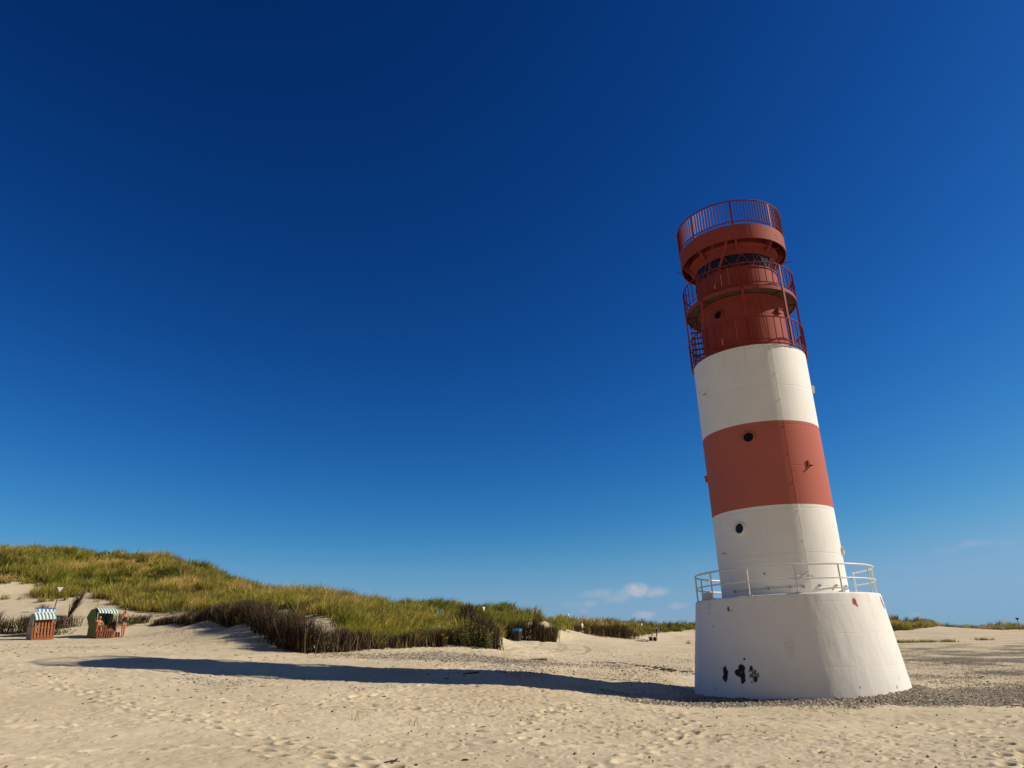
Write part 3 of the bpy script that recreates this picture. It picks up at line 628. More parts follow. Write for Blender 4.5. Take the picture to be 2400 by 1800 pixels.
    mb = MB(); mb.box(pol(2.16, 17, 1.98), (.1, .09, .07), rot_k(17)); mb.box(pol(2.16, 24, 1.98), (.12, .16, .08), rot_k(24)); mb.tube([pol(2.2, 13, 1.99), pol(2.2, 28, 1.97)], .02, 6); obj('valve', mb, M_railwhite, lh)
    obj('locker', MB().box(pol(2.62, -82, 1.56), (.34, .42, .30), rot_k(-82)), M_white, lh, bevel=.01)
    obj('eye_hole', MB().tube([pol(2.085, -14, 2.13), pol(2.098, -14, 2.13)], .03, 8), M_dark, lh)
    # ---- white guard rail on the base
    mb = MB(); mb.tube(ring_pts(2.952, 2.277, -150, 124), .030, 8); mb.tube(ring_pts(2.962, 1.847, -150, 124), .024, 8)
    gr = obj('guard_rail', mb, M_railwhite, lh, smooth=True)
    for k in (-148.5, -134.25, -105.75, -77.25, -49.5, -20.25, 8.25, 35.75, 64, 94, 123.5):
        p = obj('post', MB().tube([pol(2.962, k, 1.40), pol(2.955, k, 2.277)], .026, 8), M_railwhite, gr, smooth=True)
        obj('foot_plate', MB().box(pol(2.93, k, 1.422), (.10, .17, .02), rot_k(k)), M_metal, p)
    for z in (2.2, 1.75):
        a, b2 = pol(2.955, 123.5, z), pol(2.1, 100, z - .1); pts = [a.lerp(b2, i / 10) - Vector((0, 0, .14 * 4 * (i / 10) * (1 - i / 10))) for i in range(11)]
        obj('chain', MB().tube(pts, .012, 5), M_metal, gr)
build_lighthouse()
# ---------------------------------------------------------------- marram grass on the dunes
def blades(x, y, z, Lb, W, lean, col, seed=0):
    """arching grass blades: 2 segments, a triangle tip; returns vertices, triangles, colours"""
    n = len(x); th = rng.uniform(0, 6.283, n); wx, wy = np.cos(th) * W, np.sin(th) * W
    lx, ly = lean[:, 0] * Lb, lean[:, 1] * Lb; h = Lb
    def P(t, s, b): return np.stack([x + lx * b + s * wx, y + ly * b + s * wy, z + h * t], 1)
    V = np.stack([P(-.05, -1, 0), P(-.05, 1, 0), P(.55, .75, .32), P(.55, -.75, .32), P(.95, 0, 1.0)], 1).reshape(-1, 3)
    F0 = np.array([[0, 1, 2], [0, 2, 3], [3, 2, 4]]); F = (np.arange(n)[:, None, None] * 5 + F0[None]).reshape(-1, 3)
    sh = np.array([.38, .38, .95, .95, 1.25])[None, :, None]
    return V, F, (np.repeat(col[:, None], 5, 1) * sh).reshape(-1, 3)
GREEN, OLIVE, STRAW, DEEP = np.array([.31, .315, .050]), np.array([.50, .415, .088]), np.array([.76, .54, .19]), np.array([.06, .075, .015])
def grass_colour(x, y, u):
    n = len(x); a = fbm(x * .17 + 5, y * .17, 101, 3)[:, None]; b = fbm(x * .7, y * .7, 105, 3)[:, None]
    t = np.clip((.42 + .12 * sstep(-6, 14, x)[:, None]) + 1.3 * a + .7 * b + .28 * (rng.random((n, 1)) - .5) + .15 * u[:, None], 0, 1)
    c = np.where(t < .45, GREEN + (OLIVE - GREEN) * (t / .45), OLIVE + (STRAW - OLIVE) * ((t - .45) / .55))
    d = sstep(-.02, -.30, fbm(x * .55 + 20, y * .55, 109, 3))[:, None]
    c = c * (1 - .8 * d) + DEEP * .8 * d
    return c * rng.uniform(.75, 1.25, (n, 1))
def tuft_field(ntuft, per, az0, az1, depth, size=1.0):
    az = rng.uniform(az0, az1, ntuft); r0 = grass_start(az); r = r0 + depth * rng.random(ntuft) ** 1.15 - .4
    x, y = r * np.sin(np.radians(az)), r * np.cos(np.radians(az))
    ed = np.clip((r - r0) / 5, 0, 1); n = fbm(x * .4, y * .4, 121, 3)
    k = rng.random(ntuft) < np.clip(.25 + .75 * ed + 1.5 * n, .04, 1); x, y, r = x[k], y[k], r[k]; m = len(x)
    ht = size * (.55 + .75 * fbm(x * .33, y * .33, 125, 3) + .45 * rng.random(m) ** 2); ht = np.clip(ht, .25, 1.45)
    a_ = np.degrees(np.arctan2(x, y)); ht = ht * (1 - .45 * sstep(-10, -8, a_) * sstep(-1, -2, a_) * sstep(54, 48, r))
    bx = np.repeat(x, per) + rng.normal(0, .20, m * per); by = np.repeat(y, per) + rng.normal(0, .20, m * per)
    Lb = np.repeat(ht, per) * rng.uniform(.55, 1.15, m * per)
    lean = rng.normal(0, .30, (m * per, 2)) + np.array([.28, .0]); u = np.repeat(rng.normal(0, .8, m), per)
    W = (.010 + .00017 * np.hypot(bx, by)) * rng.uniform(.7, 1.3, m * per)
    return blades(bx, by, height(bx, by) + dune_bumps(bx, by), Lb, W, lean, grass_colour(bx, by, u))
def edge_clumps(spots, per):
    out = []
    for x, y, rad, h in spots:
        a = rng.uniform(0, 6.283, per); q = rad * np.sqrt(rng.random(per)); bx, by = x + q * np.cos(a), y + q * np.sin(a) * .8
        d = q / rad; Lb = h * rng.uniform(.6, 1.1, per) * (1 - .35 * d); lean = np.stack([np.cos(a), np.sin(a)], 1) * (.55 * d)[:, None] + rng.normal(0, .18, (per, 2)) + [.18, 0]
        c = np.where(rng.random((per, 1)) < .6, GREEN * .85, OLIVE) * rng.uniform(.6, 1.3, (per, 1)); k = rng.random(per) < .12; c[k] = STRAW
        out.append(blades(bx, by, height(bx, by) + dune_bumps(bx, by), Lb, (.010 + .00017 * math.hypot(x, y)) * rng.uniform(.7, 1.3, per), lean, c))
    return out
def hill_clumps(n):
    az = rng.uniform(-44, -2, n); r = grass_start(az) + rng.uniform(-.5, 26, n) ** 1.0
    return [(r_ * math.sin(math.radians(a)), r_ * math.cos(math.radians(a)), rnd.uniform(.45, 1.0), rnd.uniform(.8, 1.35)) for a, r_ in zip(az, r)]
def join(parts):
    V, F, C = [], [], []; n = 0
    for v, f, c in parts: V.append(v); F.append(f + n); C.append(c); n += len(v)
    return np.vstack(V), np.vstack(F), np.vstack(C)
M_grass = tinted('marram_blade', .75, .12, .35)
def dune_grass():
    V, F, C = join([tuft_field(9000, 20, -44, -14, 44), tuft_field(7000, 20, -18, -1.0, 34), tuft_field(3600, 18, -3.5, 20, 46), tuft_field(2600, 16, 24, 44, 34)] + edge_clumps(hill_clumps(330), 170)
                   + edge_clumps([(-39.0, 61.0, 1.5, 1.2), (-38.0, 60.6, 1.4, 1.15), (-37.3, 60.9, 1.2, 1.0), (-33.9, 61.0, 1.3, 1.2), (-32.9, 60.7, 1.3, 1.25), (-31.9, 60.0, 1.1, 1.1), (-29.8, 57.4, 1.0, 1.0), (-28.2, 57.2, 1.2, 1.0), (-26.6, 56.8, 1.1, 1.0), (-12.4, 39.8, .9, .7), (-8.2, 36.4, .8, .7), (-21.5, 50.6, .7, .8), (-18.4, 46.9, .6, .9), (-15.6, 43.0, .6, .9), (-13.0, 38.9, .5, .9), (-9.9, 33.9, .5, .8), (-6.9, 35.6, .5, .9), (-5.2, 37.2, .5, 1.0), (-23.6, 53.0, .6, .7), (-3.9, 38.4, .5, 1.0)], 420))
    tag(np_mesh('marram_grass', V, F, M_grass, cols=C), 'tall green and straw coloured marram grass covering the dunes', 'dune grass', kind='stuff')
dune_grass()
def small_tuft(x, y, hgt, nb, label, spread=.18, green=.5):
    t = thing('grass_tuft', label, 'grass tuft', (x, y, gz(x, y)), 0, 'grass tufts on the open sand')
    bx, by = rng.normal(0, spread, nb), rng.normal(0, spread, nb)
    c = np.array([OLIVE * .8 * (1 - green) + GREEN * green]) * rng.uniform(.7, 1.3, (nb, 1)); k = rng.random(nb) < .25; c[k] = STRAW * .8
    V, F, C = blades(bx, by, np.zeros(nb), hgt * rng.uniform(.5, 1.1, nb), np.full(nb, .016 if y > 40 else .006), rng.normal(0, .45, (nb, 2)) + [.2, 0], c if y > 40 else c * 0 + STRAW * .75)
    np_mesh('blade', V, F, M_grass, t, cols=C)['kind'] = 'stuff'
for a in [(-41.4, 59.4, .55, 60, 'spiky green grass tuft on the bare sand at the left edge'), (-40.2, 59.4, .32, 30, 'low thin grass tuft beside the spiky one near the left edge'), (-38.6, 61.2, .35, 24, 'small dry grass tuft just left of the big clump on the slope', .12, .1),
          (-37.9, 58.6, .55, 70, 'rounded grass tuft on the sand above the white and grey beach chair'), (-37.3, 58.9, .6, 40, 'narrow upright grass tuft just left of the sign post', .1), (-36.5, 59.3, .6, 44, 'narrow grass tuft just right of the sign post', .1),
          (-33.6, 58.6, .3, 24, 'small dry straw tuft above the green beach chair', .15, .0), (-34.2, 60.4, .5, 30, 'thin grass tuft under the edge of the dune grass', .1),
          (-31.3, 57.8, .95, 160, 'bushy grass tuft standing right of the green beach chair', .3), (-30.4, 58.0, .85, 150, 'wide grass tuft beside the bushy one right of the green chair', .35), (-28.9, 56.9, .5, 60, 'low grass tuft above the swimmer in navy'),
          (20.4, 91.5, .5, 40, 'small grass tuft on the sand left of the lighthouse base'), (-3.9, 22.6, .22, 8, 'few thin blades growing from sand in front of the shadow', .1, .2), (-3.4, 16.2, .30, 7, 'single thin grass stalk in the foreground sand', .06, .2), (-2.2, 15.6, .24, 7, 'pair of bent stalks in the foreground sand', .1, .2),
          (-1.1, 21.4, .2, 14, 'flattened grass wisp on the sand below the middle of the shadow', .15, .1)]:
    small_tuft(*a)
for a in [(37.4, 74.1, 1.6, 150), (39.4, 73.4, .9, 80), (41.2, 73.0, .7, 60), (46.5, 76, .6, 60)]:
    t = thing('sand_weed', {37.4: 'long low green weed patch on the sand right of the lighthouse', 39.4: 'short weed patch beside the long one right of the lighthouse', 41.2: 'small weed patch further right on the sand', 46.5: 'smallest weed patch near the right edge'}[a[0]], 'weed patch', (a[0], a[1], gz(a[0], a[1])), 0, 'weed patches on the right hand sand')
    nb = a[3] * 2; bx, by = rng.normal(0, a[2] * .55, nb), rng.normal(0, .5, nb); c = np.array([OLIVE * .7]) * rng.uniform(.6, 1.3, (nb, 1))
    hz = height(bx + a[0], by + a[1]) - gz(a[0], a[1])
    V, F, C = blades(bx, by, hz, .32 * rng.uniform(.4, 1.1, nb), np.full(nb, .03), rng.normal(0, .5, (nb, 2)), c); np_mesh('blade', V, F, M_grass, t, cols=C)['kind'] = 'stuff'
# ---------------------------------------------------------------- brushwood fences
M_brush = tinted('brushwood', .9, .08)
M_stake = simple('weathered_stake', (.27, .20, .12), .85, .35, 12)
def twigs(P0, P1, W, col):
    """thin three-sided twigs from P0 to P1"""
    n = len(P0); d = P1 - P0; th = rng.uniform(0, 6.28, n)
    a = np.stack([np.cos(th), np.sin(th), np.zeros(n)], 1); b = np.stack([-np.sin(th), np.cos(th), np.zeros(n)], 1)
    mid = P0 + d * .55 + rng.normal(0, .03, (n, 3))
    R_ = []
    for Q, k in ((P0, 1.0), (mid, .8)):
        for j in range(3):
            q = 2.094 * j; R_.append(Q + (a * math.cos(q) + b * math.sin(q)) * (W * k)[:, None])
    R_.append(P1)
    V = np.stack(R_, 1).reshape(-1, 3); F0 = [[0, 1, 4], [0, 4, 3], [1, 2, 5], [1, 5, 4], [2, 0, 3], [2, 3, 5], [3, 4, 6], [4, 5, 6], [5, 3, 6]]
    F = (np.arange(n)[:, None, None] * 7 + np.array(F0)[None]).reshape(-1, 3)
    return V, F, np.repeat(col, 7, 0)
def fence(line, label, dens=150, stakes=0, sink=.05, thick=.16):
    """line: (x, y, height) along the fence"""
    P = np.array(line, float); seg = np.hypot(*(np.diff(P[:, :2], axis=0).T)); cum = np.concatenate([[0], np.cumsum(seg)]); tot = cum[-1]
    ox, oy = P[len(P) // 2, :2]; oz = gz(ox, oy); t = thing('brushwood_fence', label, 'brushwood fence', (ox, oy, oz), 0, 'brushwood sand fences')
    n = int(dens * tot); s = rng.random(n) * tot; x, y, h = (np.interp(s, cum, P[:, i]) for i in range(3))
    keep = rng.random(n) < .45 + .9 * sstep(-.35, .25, vnoise(s * 1.9, s * 0 + ox * .7, 137))      # thin places and gaps
    s, x, y, h = s[keep], x[keep], y[keep], h[keep]; n = len(s)
    x = x + rng.normal(0, thick, n); y = y + rng.normal(0, thick, n); z = height(x, y) - oz - sink
    bun = .34 * fbm(s * .8, s * 0 + ox, 131, 2) + .16 * vnoise(s * 2.7, s * 0 + oy, 133)
    hh = h * np.clip(.80 + bun + .22 * rng.random(n), .3, 1.25); lean = rng.normal(0, .12, (n, 2)) + np.stack([.22 * vnoise(s * .9, s * 0 + 3, 135), s * 0], 1)
    top = rng.random(n) < .42                   # fine brush in the upper half, stems from the ground
    b0 = np.where(top, hh * rng.uniform(.25, .65, n), 0)
    P0 = np.stack([x - ox + lean[:, 0] * b0, y - oy + lean[:, 1] * b0, z + b0], 1)
    spread = np.where(top[:, None], rng.normal(0, .42, (n, 2)), lean)
    P1 = np.stack([P0[:, 0] + spread[:, 0] * (hh - b0), P0[:, 1] + spread[:, 1] * (hh - b0), z + hh], 1)
    W = np.where(top, .006, .010) * rng.uniform(.7, 1.4, n) + .00012 * np.hypot(ox, oy)
    c = rng.random((n, 1)); col = np.array([[.028, .021, .015]]) * (1 - c) + np.array([[.115, .082, .052]]) * c; col = np.where(rng.random((n, 1)) < .10, np.array([[.24, .17, .095]]), col)
    V, F, C = twigs(P0, P1, W, col); o = np_mesh('brushwood', V, F, M_brush, t, cols=C)
    for i in range(stakes):
        q = (i + rnd.uniform(.2, .8)) / stakes * tot; x_, y_, h_ = (float(np.interp(q, cum, P[:, j])) for j in range(3)); z_ = gz(x_, y_) - oz
        dx, dy = -x_ / math.hypot(x_, y_) * .22, -y_ / math.hypot(x_, y_) * .22; lx = rnd.uniform(-.16, .16)
        obj('stake', MB().tube([(x_ - ox + dx, y_ - oy + dy, z_ - .1), (x_ - ox + dx + lx * .5, y_ - oy + dy, z_ + h_ * .4), (x_ - ox + dx + lx, y_ - oy + dy, z_ + h_ * rnd.uniform(.55, .9))], [.026, .022, .016], 5), M_stake, t)
    return t
fence([(-40, 51.5, 1.5), (-37.0, 51.2, 1.55), (-35.4, 51.0, 1.5), (-33.6, 51.0, 1.35), (-32.6, 51.9, 1.15), (-31.4, 53.2, .8)], 'dark brushwood fence at the left edge behind the white beach chair', 170, 3)
fence([(-30.6, 53.6, .7), (-28.6, 54.0, .9), (-27.0, 54.2, .75)], 'short low brushwood fence behind the swimmer in navy', 150, 0)
fence([(-26.2, 53.6, .55), (-24.0, 52.8, .8), (-22.2, 50.9, .95), (-19.8, 48.2, .95), (-17.2, 45.0, 1.4), (-14.0, 40.2, 1.35), (-11.7, 36.0, 1.6), (-10.3, 33.6, 1.65), (-9.3, 32.7, 1.45), (-8.6, 32.9, 1.15), (-7.7, 34.4, .85), (-6.2, 36.0, .75), (-4.5, 37.4, .85), (-3.3, 38.4, .85), (-2.2, 38.6, 1.1), (-1.0, 38.5, 1.2)],
      'long curving dark brushwood fence along the foot of the dune', 290, 26)
fence([(-1.1, 38.8, 1.2), (-1.9, 41.0, 1.25), (-2.9, 44.0, 1.25), (-3.6, 47.0, 1.1)], 'brushwood fence running back uphill from the corner beside yellow flowers', 170, 2)
fence([(-3.6, 60.2, 1.5), (-1.5, 60.2, 1.5), (.5, 60.5, 1.75), (2.8, 61.0, 1.8)], 'brushwood fence behind the blue lidded bin', 420, 5)
fence([(3.9, 89.4, 1.2), (6.4, 89.8, 1.25), (8.3, 92.0, 1.15)], 'far brushwood fence behind the person in a white shirt', 130, 1)
fence([(9.2, 93.0, 1.2), (11.0, 94.6, 1.5), (13.2, 95.8, 1.7), (14.6, 96.2, 1.2)], 'farthest very dark brushwood fence left of the two people with bags', 200, 0, .1, .5)
def bundle(x, y, h, lean, label, n=260, w=.3):
    t = thing('brush_bundle', label, 'brushwood bundle', (x, y, gz(x, y)))
    P0 = np.stack([rng.normal(0, w * .3, n), rng.normal(0, w * .3, n), rng.uniform(-.05, .5 * h, n)], 1); P0[:, 0] += lean * P0[:, 2]
    P1 = np.stack([P0[:, 0] + rng.normal(0, w, n), P0[:, 1] + rng.normal(0, w, n), np.minimum(P0[:, 2] + h * rng.uniform(.35, .8, n), h)], 1); P1[:, 0] += lean * (P1[:, 2] - P0[:, 2])
    c = rng.random((n, 1)); V, F, C = twigs(P0, P1, rng.uniform(.008, .017, n), np.array([[.03, .02, .015]]) * (1 - c) + np.array([[.09, .06, .04]]) * c); np_mesh('brushwood', V, F, M_brush, t, cols=C)
bundle(-33.1, 54.6, 1.9, .42, 'tall dark brush bundle leaning right, between the beach chairs', 150, .2)
bundle(-34.9, 54.2, 1.1, .1, 'ragged brush bundle beside the sign post', 160, .35)
bundle(.95, 60.0, 2.0, .25, 'thin dark brush bundle sticking up above the fence by the bin', 90, .14)
obj('lone_stick', MB().tube([(-31.4, 54.8, gz(-31.4, 54.8) - .1), (-31.2, 54.8, gz(-31.4, 54.8) + 1.0), (-30.95, 54.8, gz(-31.4, 54.8) + 1.9)], [.022, .018, .01], 5), M_stake)
tag(bpy.data.objects['lone_stick'], 'thin bare stick standing in the sand behind the green beach chair', 'stick')
# ---------------------------------------------------------------- leafy plants by the fences
M_leaf = tinted('leaf', .6, .25, .2); M_petal = simple('yellow_petal', (.75, .42, .02), .6, .15); M_stem = simple('plant_stem', (.10, .07, .03), .8)
def shrub(name, x, y, w, h, label, cat, group, flowers=0, dark=1.0, nl=420):
    t = thing(name, label, cat, (x, y, gz(x, y)), 0, group); ns = 26
    st = MB(); V, F, C = [], [], []
    bx, by = rng.normal(0, w * .22, ns), rng.normal(0, w * .18, ns); tx, ty, th = bx + rng.normal(0, w * .26, ns), by + rng.normal(0, w * .2, ns), h * rng.uniform(.5, 1.0, ns)
    for i in range(ns): st.tube([(bx[i], by[i], -.03), (.6 * bx[i] + .4 * tx[i], .6 * by[i] + .4 * ty[i], th[i] * .5), (tx[i], ty[i], th[i])], [.012, .010, .006], 4)
    obj('stem', st, M_stem, t)['kind'] = 'stuff'
    k = rng.integers(0, ns, nl); q = rng.uniform(.08, 1, nl); c = np.stack([bx[k] + (tx - bx)[k] * q, by[k] + (ty - by)[k] * q, th[k] * q], 1) + rng.normal(0, .035, (nl, 3))
    d = rng.normal(0, 1, (nl, 3)); d[:, 2] = np.abs(d[:, 2]) * .6; d /= np.linalg.norm(d, axis=1)[:, None]; e = np.cross(d, rng.normal(0, 1, (nl, 3))); e /= np.linalg.norm(e, axis=1)[:, None]
    L_ = rng.uniform(.07, .13, nl)[:, None]; W_ = L_ * .28
    V = np.stack([c, c + d * L_ * .5 + e * W_, c + d * L_, c + d * L_ * .5 - e * W_], 1).reshape(-1, 3); F = (np.arange(nl)[:, None] * 4 + np.arange(4)[None])
    col = np.array([[.075, .115, .022]]) * dark * rng.uniform(.5, 1.5, (nl, 1)); col[rng.random(nl) < .12] = (.22, .13, .04)
    np_mesh('leaf', V, F, M_leaf, t, cols=np.repeat(col, 4, 0))['kind'] = 'stuff'
    for i in range(flowers):
        j = rnd.randrange(ns); q = rnd.uniform(.7, 1.05); p = Vector((bx[j] + (tx - bx)[j] * q, by[j] + (ty - by)[j] * q - .05, th[j] * q + .02)); fm = MB()
        for a in range(4):
            v = Vector((math.cos(a * 1.571 + .4), -.5, math.sin(a * 1.571 + .4))) * .05; u = v.cross(Vector((0, 1, .2))).normalized() * .025
            fm.add([p, p + v * .6 + u, p + v, p + v * .6 - u], [(0, 1, 2, 3)])
        obj('flower', fm, M_petal, t, fix=False)
G_ = 'leafy plants growing against the brushwood fences'
shrub('flowering_plant', -3.75, 37.6, .35, .75, 'small narrow yellow flowering plant left of the sand heap by the fence', 'plant', G_, 7, .9, 200)
shrub('flowering_plant', -2.65, 37.9, 1.0, 1.15, 'bushy yellow flowering plant in the middle of the fence corner', 'plant', G_, 16, .9, 620)
shrub('flowering_plant', -1.75, 37.9, .95, 1.05, 'yellow flowering plant nearest the fence corner post', 'plant', G_, 12, 1.0, 620)
shrub('flowering_plant', -3.6, 45.4, 1.4, .9, 'yellow flowering plants among the grass right of the blue shelter', 'plant', G_, 14, .9, 500)
shrub('low_plant', -36.2, 50.1, 1.6, .35, 'low green plants at the foot of the leftmost fence', 'plant', G_, 0, 1.2, 420)
shrub('low_plant', -31.2, 50.4, 1.5, .45, 'low green plants between the two beach chairs', 'plant', G_, 0, 1.2, 420)
shrub('low_plant', -27.8, 53.6, 1.9, .75, 'low green plant behind the swimmer in navy', 'plant', G_, 0, 1.1, 520)
shrub('low_plant', -25.9, 55.6, 1.6, .5, 'low green plant on the sand above the start of the long fence', 'plant', G_, 0, 1.2, 400)
shrub('low_plant', -22.0, 52.0, 1.4, .5, 'green plant on the slope behind the long fence', 'plant', G_, 0, 1.2, 360)
# ---------------------------------------------------------------- driftwood
M_drift = simple('driftwood', (.085, .055, .038), .85, .35, 10)
def driftwood(x, y, L_, rz, label, n=1, r=.025, sx=0.0, sy=0.0):
    z0 = gz(x, y); t = thing('driftwood', label, 'driftwood', (x, y, z0), rz, 'driftwood on the sand')
    for i in range(n):
        a, b = rnd.gauss(0, 1) * sx, rnd.gauss(0, 1) * sy; l_ = L_ * (rnd.uniform(.3, 1.0) if n > 1 else 1); q = rnd.uniform(-.6, .6) * (n > 1); k = rnd.uniform(.6, 1.3)
        wx, wy = x + a * math.cos(rz) - b * math.sin(rz), y + a * math.sin(rz) + b * math.cos(rz); h = float(ground_z([wx], [wy])[0]) - z0
        c, s_ = math.cos(q), math.sin(q); obj('branch', MB().tube([(a - c * l_ / 2, b - s_ * l_ / 2, h + .01), (a, b + .03, h + .03), (a + c * l_ / 2, b + s_ * l_ / 2, h + .02 + .05 * rnd.random())], [r * k, r * k * .9, r * k * .5], 5), M_drift, t)
driftwood(.83, 33.85, .75, .05, 'short reddish stick lying above the shadow', 1, .04)
driftwood(5.9, 33.0, .62, -.62, 'loose heap of dark driftwood twigs left of the lighthouse', 34, .018, .95, .55)
driftwood(4.4, 34.2, .45, -.3, 'smaller scatter of twigs beside the driftwood heap', 10, .015, .6, .4)
driftwood(7.6, 31.2, .3, 1.0, 'dark stump of driftwood between heap and lighthouse', 4, .04, .1, .1)
driftwood(-1.7, 27.1, .55, .2, 'stick lying inside the lighthouse shadow', 1, .03)
driftwood(-1.85, 11.25, .30, .1, 'dark twig in the bottom foreground', 2, .012, .05, .02)
driftwood(15.6, 94.2, 1.3, -.4, 'dark plank lying left of the people with bags', 1, .09)
driftwood(14.9, 94.0, 1.1, -.2, 'second dark plank beside it on the far sand', 1, .08)
# ---------------------------------------------------------------- hooded beach chairs
def stripes(name, ca, cb, per, axis=0, off=0.0):
    t = NT(name); sp = t.n('ShaderNodeSeparateXYZ'); t.l(t.n('ShaderNodeTexCoord').outputs['Object'], sp.inputs[0])
    f = t.math('FRACT', t.math('ADD', t.math('DIVIDE', sp.outputs[axis], per), off + 50.0)); m = t.ramp(t.math('ABSOLUTE', t.math('SUBTRACT', f, .5)), .245, .255)
    c = t.mix(m, ca, cb); c = t.mix(t.math('MULTIPLY', t.noise(7, 4), .3), c, tuple(.7 * v for v in cb)); t.base(c); t.rough(.8); t.spec(.2); return t.m
def wicker(name, col):
    t = NT(name); sp = t.n('ShaderNodeSeparateXYZ'); t.l(t.n('ShaderNodeTexCoord').outputs['Object'], sp.inputs[0])
    a = t.math('SINE', t.math('MULTIPLY', sp.outputs[1], 150.0)); b = t.math('SINE', t.math('MULTIPLY', sp.outputs[2], 150.0)); w = t.math('MULTIPLY', a, b)
    t.base(t.mix(t.ramp(w, -.6, .6), tuple(.72 * v for v in col), tuple(1.12 * v for v in col))); t.rough(.6); t.bump(w, .4, .006); return t.m
M_awn_teal = stripes('teal_white_awning', (.78, .78, .72), (.07, .23, .25), .225, 0, .02)
M_awn_green = stripes('green_white_awning', (.78, .78, .72), (.03, .17, .14), .20, 0, .3)
M_lining = stripes('green_striped_lining', (.42, .44, .36), (.012, .075, .055), .19, 0, .1)
M_lining_side = stripes('green_striped_side_lining', (.42, .44, .36), (.012, .075, .055), .19, 1, .1)
M_wood = simple('red_brown_chair_wood', (.28, .08, .025), .55, .35, 9)
M_slat = simple('orange_brown_slat', (.29, .10, .032), .55, .35, 9)
M_slat_dark = simple('dark_brown_slat', (.20, .075, .03), .55, .3, 9)  # darker brown variant of the slat colour
M_wick_grey = wicker('grey_wicker', (.30, .29, .26)); M_wick_green = wicker('green_wicker', (.10, .165, .022)); M_wick_blue = wicker('blue_wicker', (.025, .07, .32))
def beach_chair(label, loc, rz, wick, awn, W=1.5, recline=0.0, closed=True, group='hooded beach chairs on the sand'):
    t = thing('beach_chair', label, 'beach chair', loc, rz, group); h = W / 2; D = .46
    body = MB()
    for s in (-1, 1): body.box((s * (h - .03), .0, .44), (.05, 2 * D, .84))
    body.box((0, D - .03, .44), (W - .11, .05, .84)); b = obj('body', body, wick if not closed or wick is M_wick_grey else wick, t, bevel=.01)
    fr = MB()
    fr.box((0, -D - .005, .11), (W + .02, .05, .22)); fr.box((0, 0, .015), (W - .12, 2 * D - .1, .03))
    for s in (-1, 1):
        fr.box((s * (h - .03), -D - .012, .53), (.085, .05, .62)); fr.box((s * (h - .02), -.02, .875), (.12, 2 * D + .06, .035))
    fr.box((0, D - .1, .42), (W - .12, .06, .05)); obj('frame', fr, M_wood, t, bevel=.006)
    r = recline; prof = [(-.30 + r * .5, .92), (-.40 + r * .7, 1.22), (-.20 + r * .65, 1.66 + r * .12), (.20 + r * .9, 1.62), (.50 + r, 1.22), (.47 + r * .25, .70), (.42, .45)]
    hd = MB()
    for s in (-1, 1): hd.prism([(s * (h - .075), y, z) for y, z in prof], (-s * .03, 0, 0))
    n = len(prof)
    for i in (2, 3, 4, 5):
        (y0, z0), (y1, z1) = prof[i], prof[i + 1 if i + 1 < n else 0]
        dy, dz = y1 - y0, z1 - z0; q = math.hypot(dy, dz); ny, nz = -dz / q * .025, dy / q * .025
        hd.prism([(-h + .108, y0, z0), (-h + .108, y1, z1), (-h + .108, y1 - ny, z1 - nz), (-h + .108, y0 - ny, z0 - nz)], (W - .216, 0, 0))
    H = obj('hood', hd, wick, t, bevel=.006)
    # awning: a sagging striped sheet from the roof edge down over the opening
    y0, z0 = prof[2]; y1, z1 = (y0 - .47, z0 - .37) if closed else (y0 - .50, z0 - .26)
    mb = MB(); m, k = 6, 17
    for j in range(m + 1):
        for i in range(k + 1):
            q = j / m; x = (-1 + 2 * i / k) * (h - .015); mb.v.append((x, y0 + (y1 - y0) * q, z0 + .03 + (z1 - z0) * q + .05 * math.sin(math.pi * q) + .012 * math.sin(i * 2.1) * q))
    for j in range(m):
        for i in range(k): a = j * (k + 1) + i; mb.f.append((a, a + 1, a + k + 2, a + k + 1))
    for i in range(k):           # hanging valance
        a = m * (k + 1) + i; mb.v += [(mb.v[a][0], mb.v[a][1] - .01, mb.v[a][2] - .09), (mb.v[a + 1][0], mb.v[a + 1][1] - .01, mb.v[a + 1][2] - .09)]; q = len(mb.v); mb.f.append((a, a + 1, q - 1, q - 2))
    aw = obj('awning', mb, awn, t)
    obj('awning_bar', MB().tube([(-h - .02, y0, z0 + .03), (h + .02, y0, z0 + .03)], .055 if wick is M_wick_blue else .022, 6), wick if wick is M_wick_blue or not closed else M_railwhite, aw)
    # lining and seat
    ln = MB(); (ya, za), (yb, zb) = prof[5], prof[3]
    pts = [(.30, .50), (.36 + r * .2, .72), (.40 + r * .85, 1.2), (.12 + r * .9, 1.57), (prof[2][0] + .03, prof[2][1] - .05)]
    for y, z in pts: ln.v += [(-h + .12, y, z), (h - .12, y, z)]
    ln.f += [(2 * i, 2 * i + 1, 2 * i + 3, 2 * i + 2) for i in range(len(pts) - 1)]
    obj('lining', ln, M_lining, t)
    for s in (-1, 1):
        cy, cz = sum(p[0] for p in prof) / n, sum(p[1] for p in prof) / n
        obj('side_lining', MB().prism([(s * (h - .112), cy + (y - cy) * .93, cz + (z - cz) * .93) for y, z in prof], (-s * .012, 0, 0)), M_lining_side, t)
    st = MB(); st.box((0, -.05, .43), (W - .13, .72, .12)); obj('seat', st, M_lining, t, bevel=.03)
    for s in (-1, 1): obj('side_cushion', MB().box((s * (h - .085), -.06, .68), (.05, .66, .36)), M_lining, t, bevel=.015)
    for s in (-1, 1):
        obj('strap', MB().tube([(s * (h + .005), y1 * .9, z1 - .02), (s * (h + .005), -.44, .92)], .014, 5), M_railwhite, t)
        obj('handle', MB().tube([(s * (h + .0), -.14, .34), (s * (h + .05), -.12, .34), (s * (h + .05), .12, .34), (s * (h + .0), .14, .34)], .018, 6), M_wood, t)
    return t
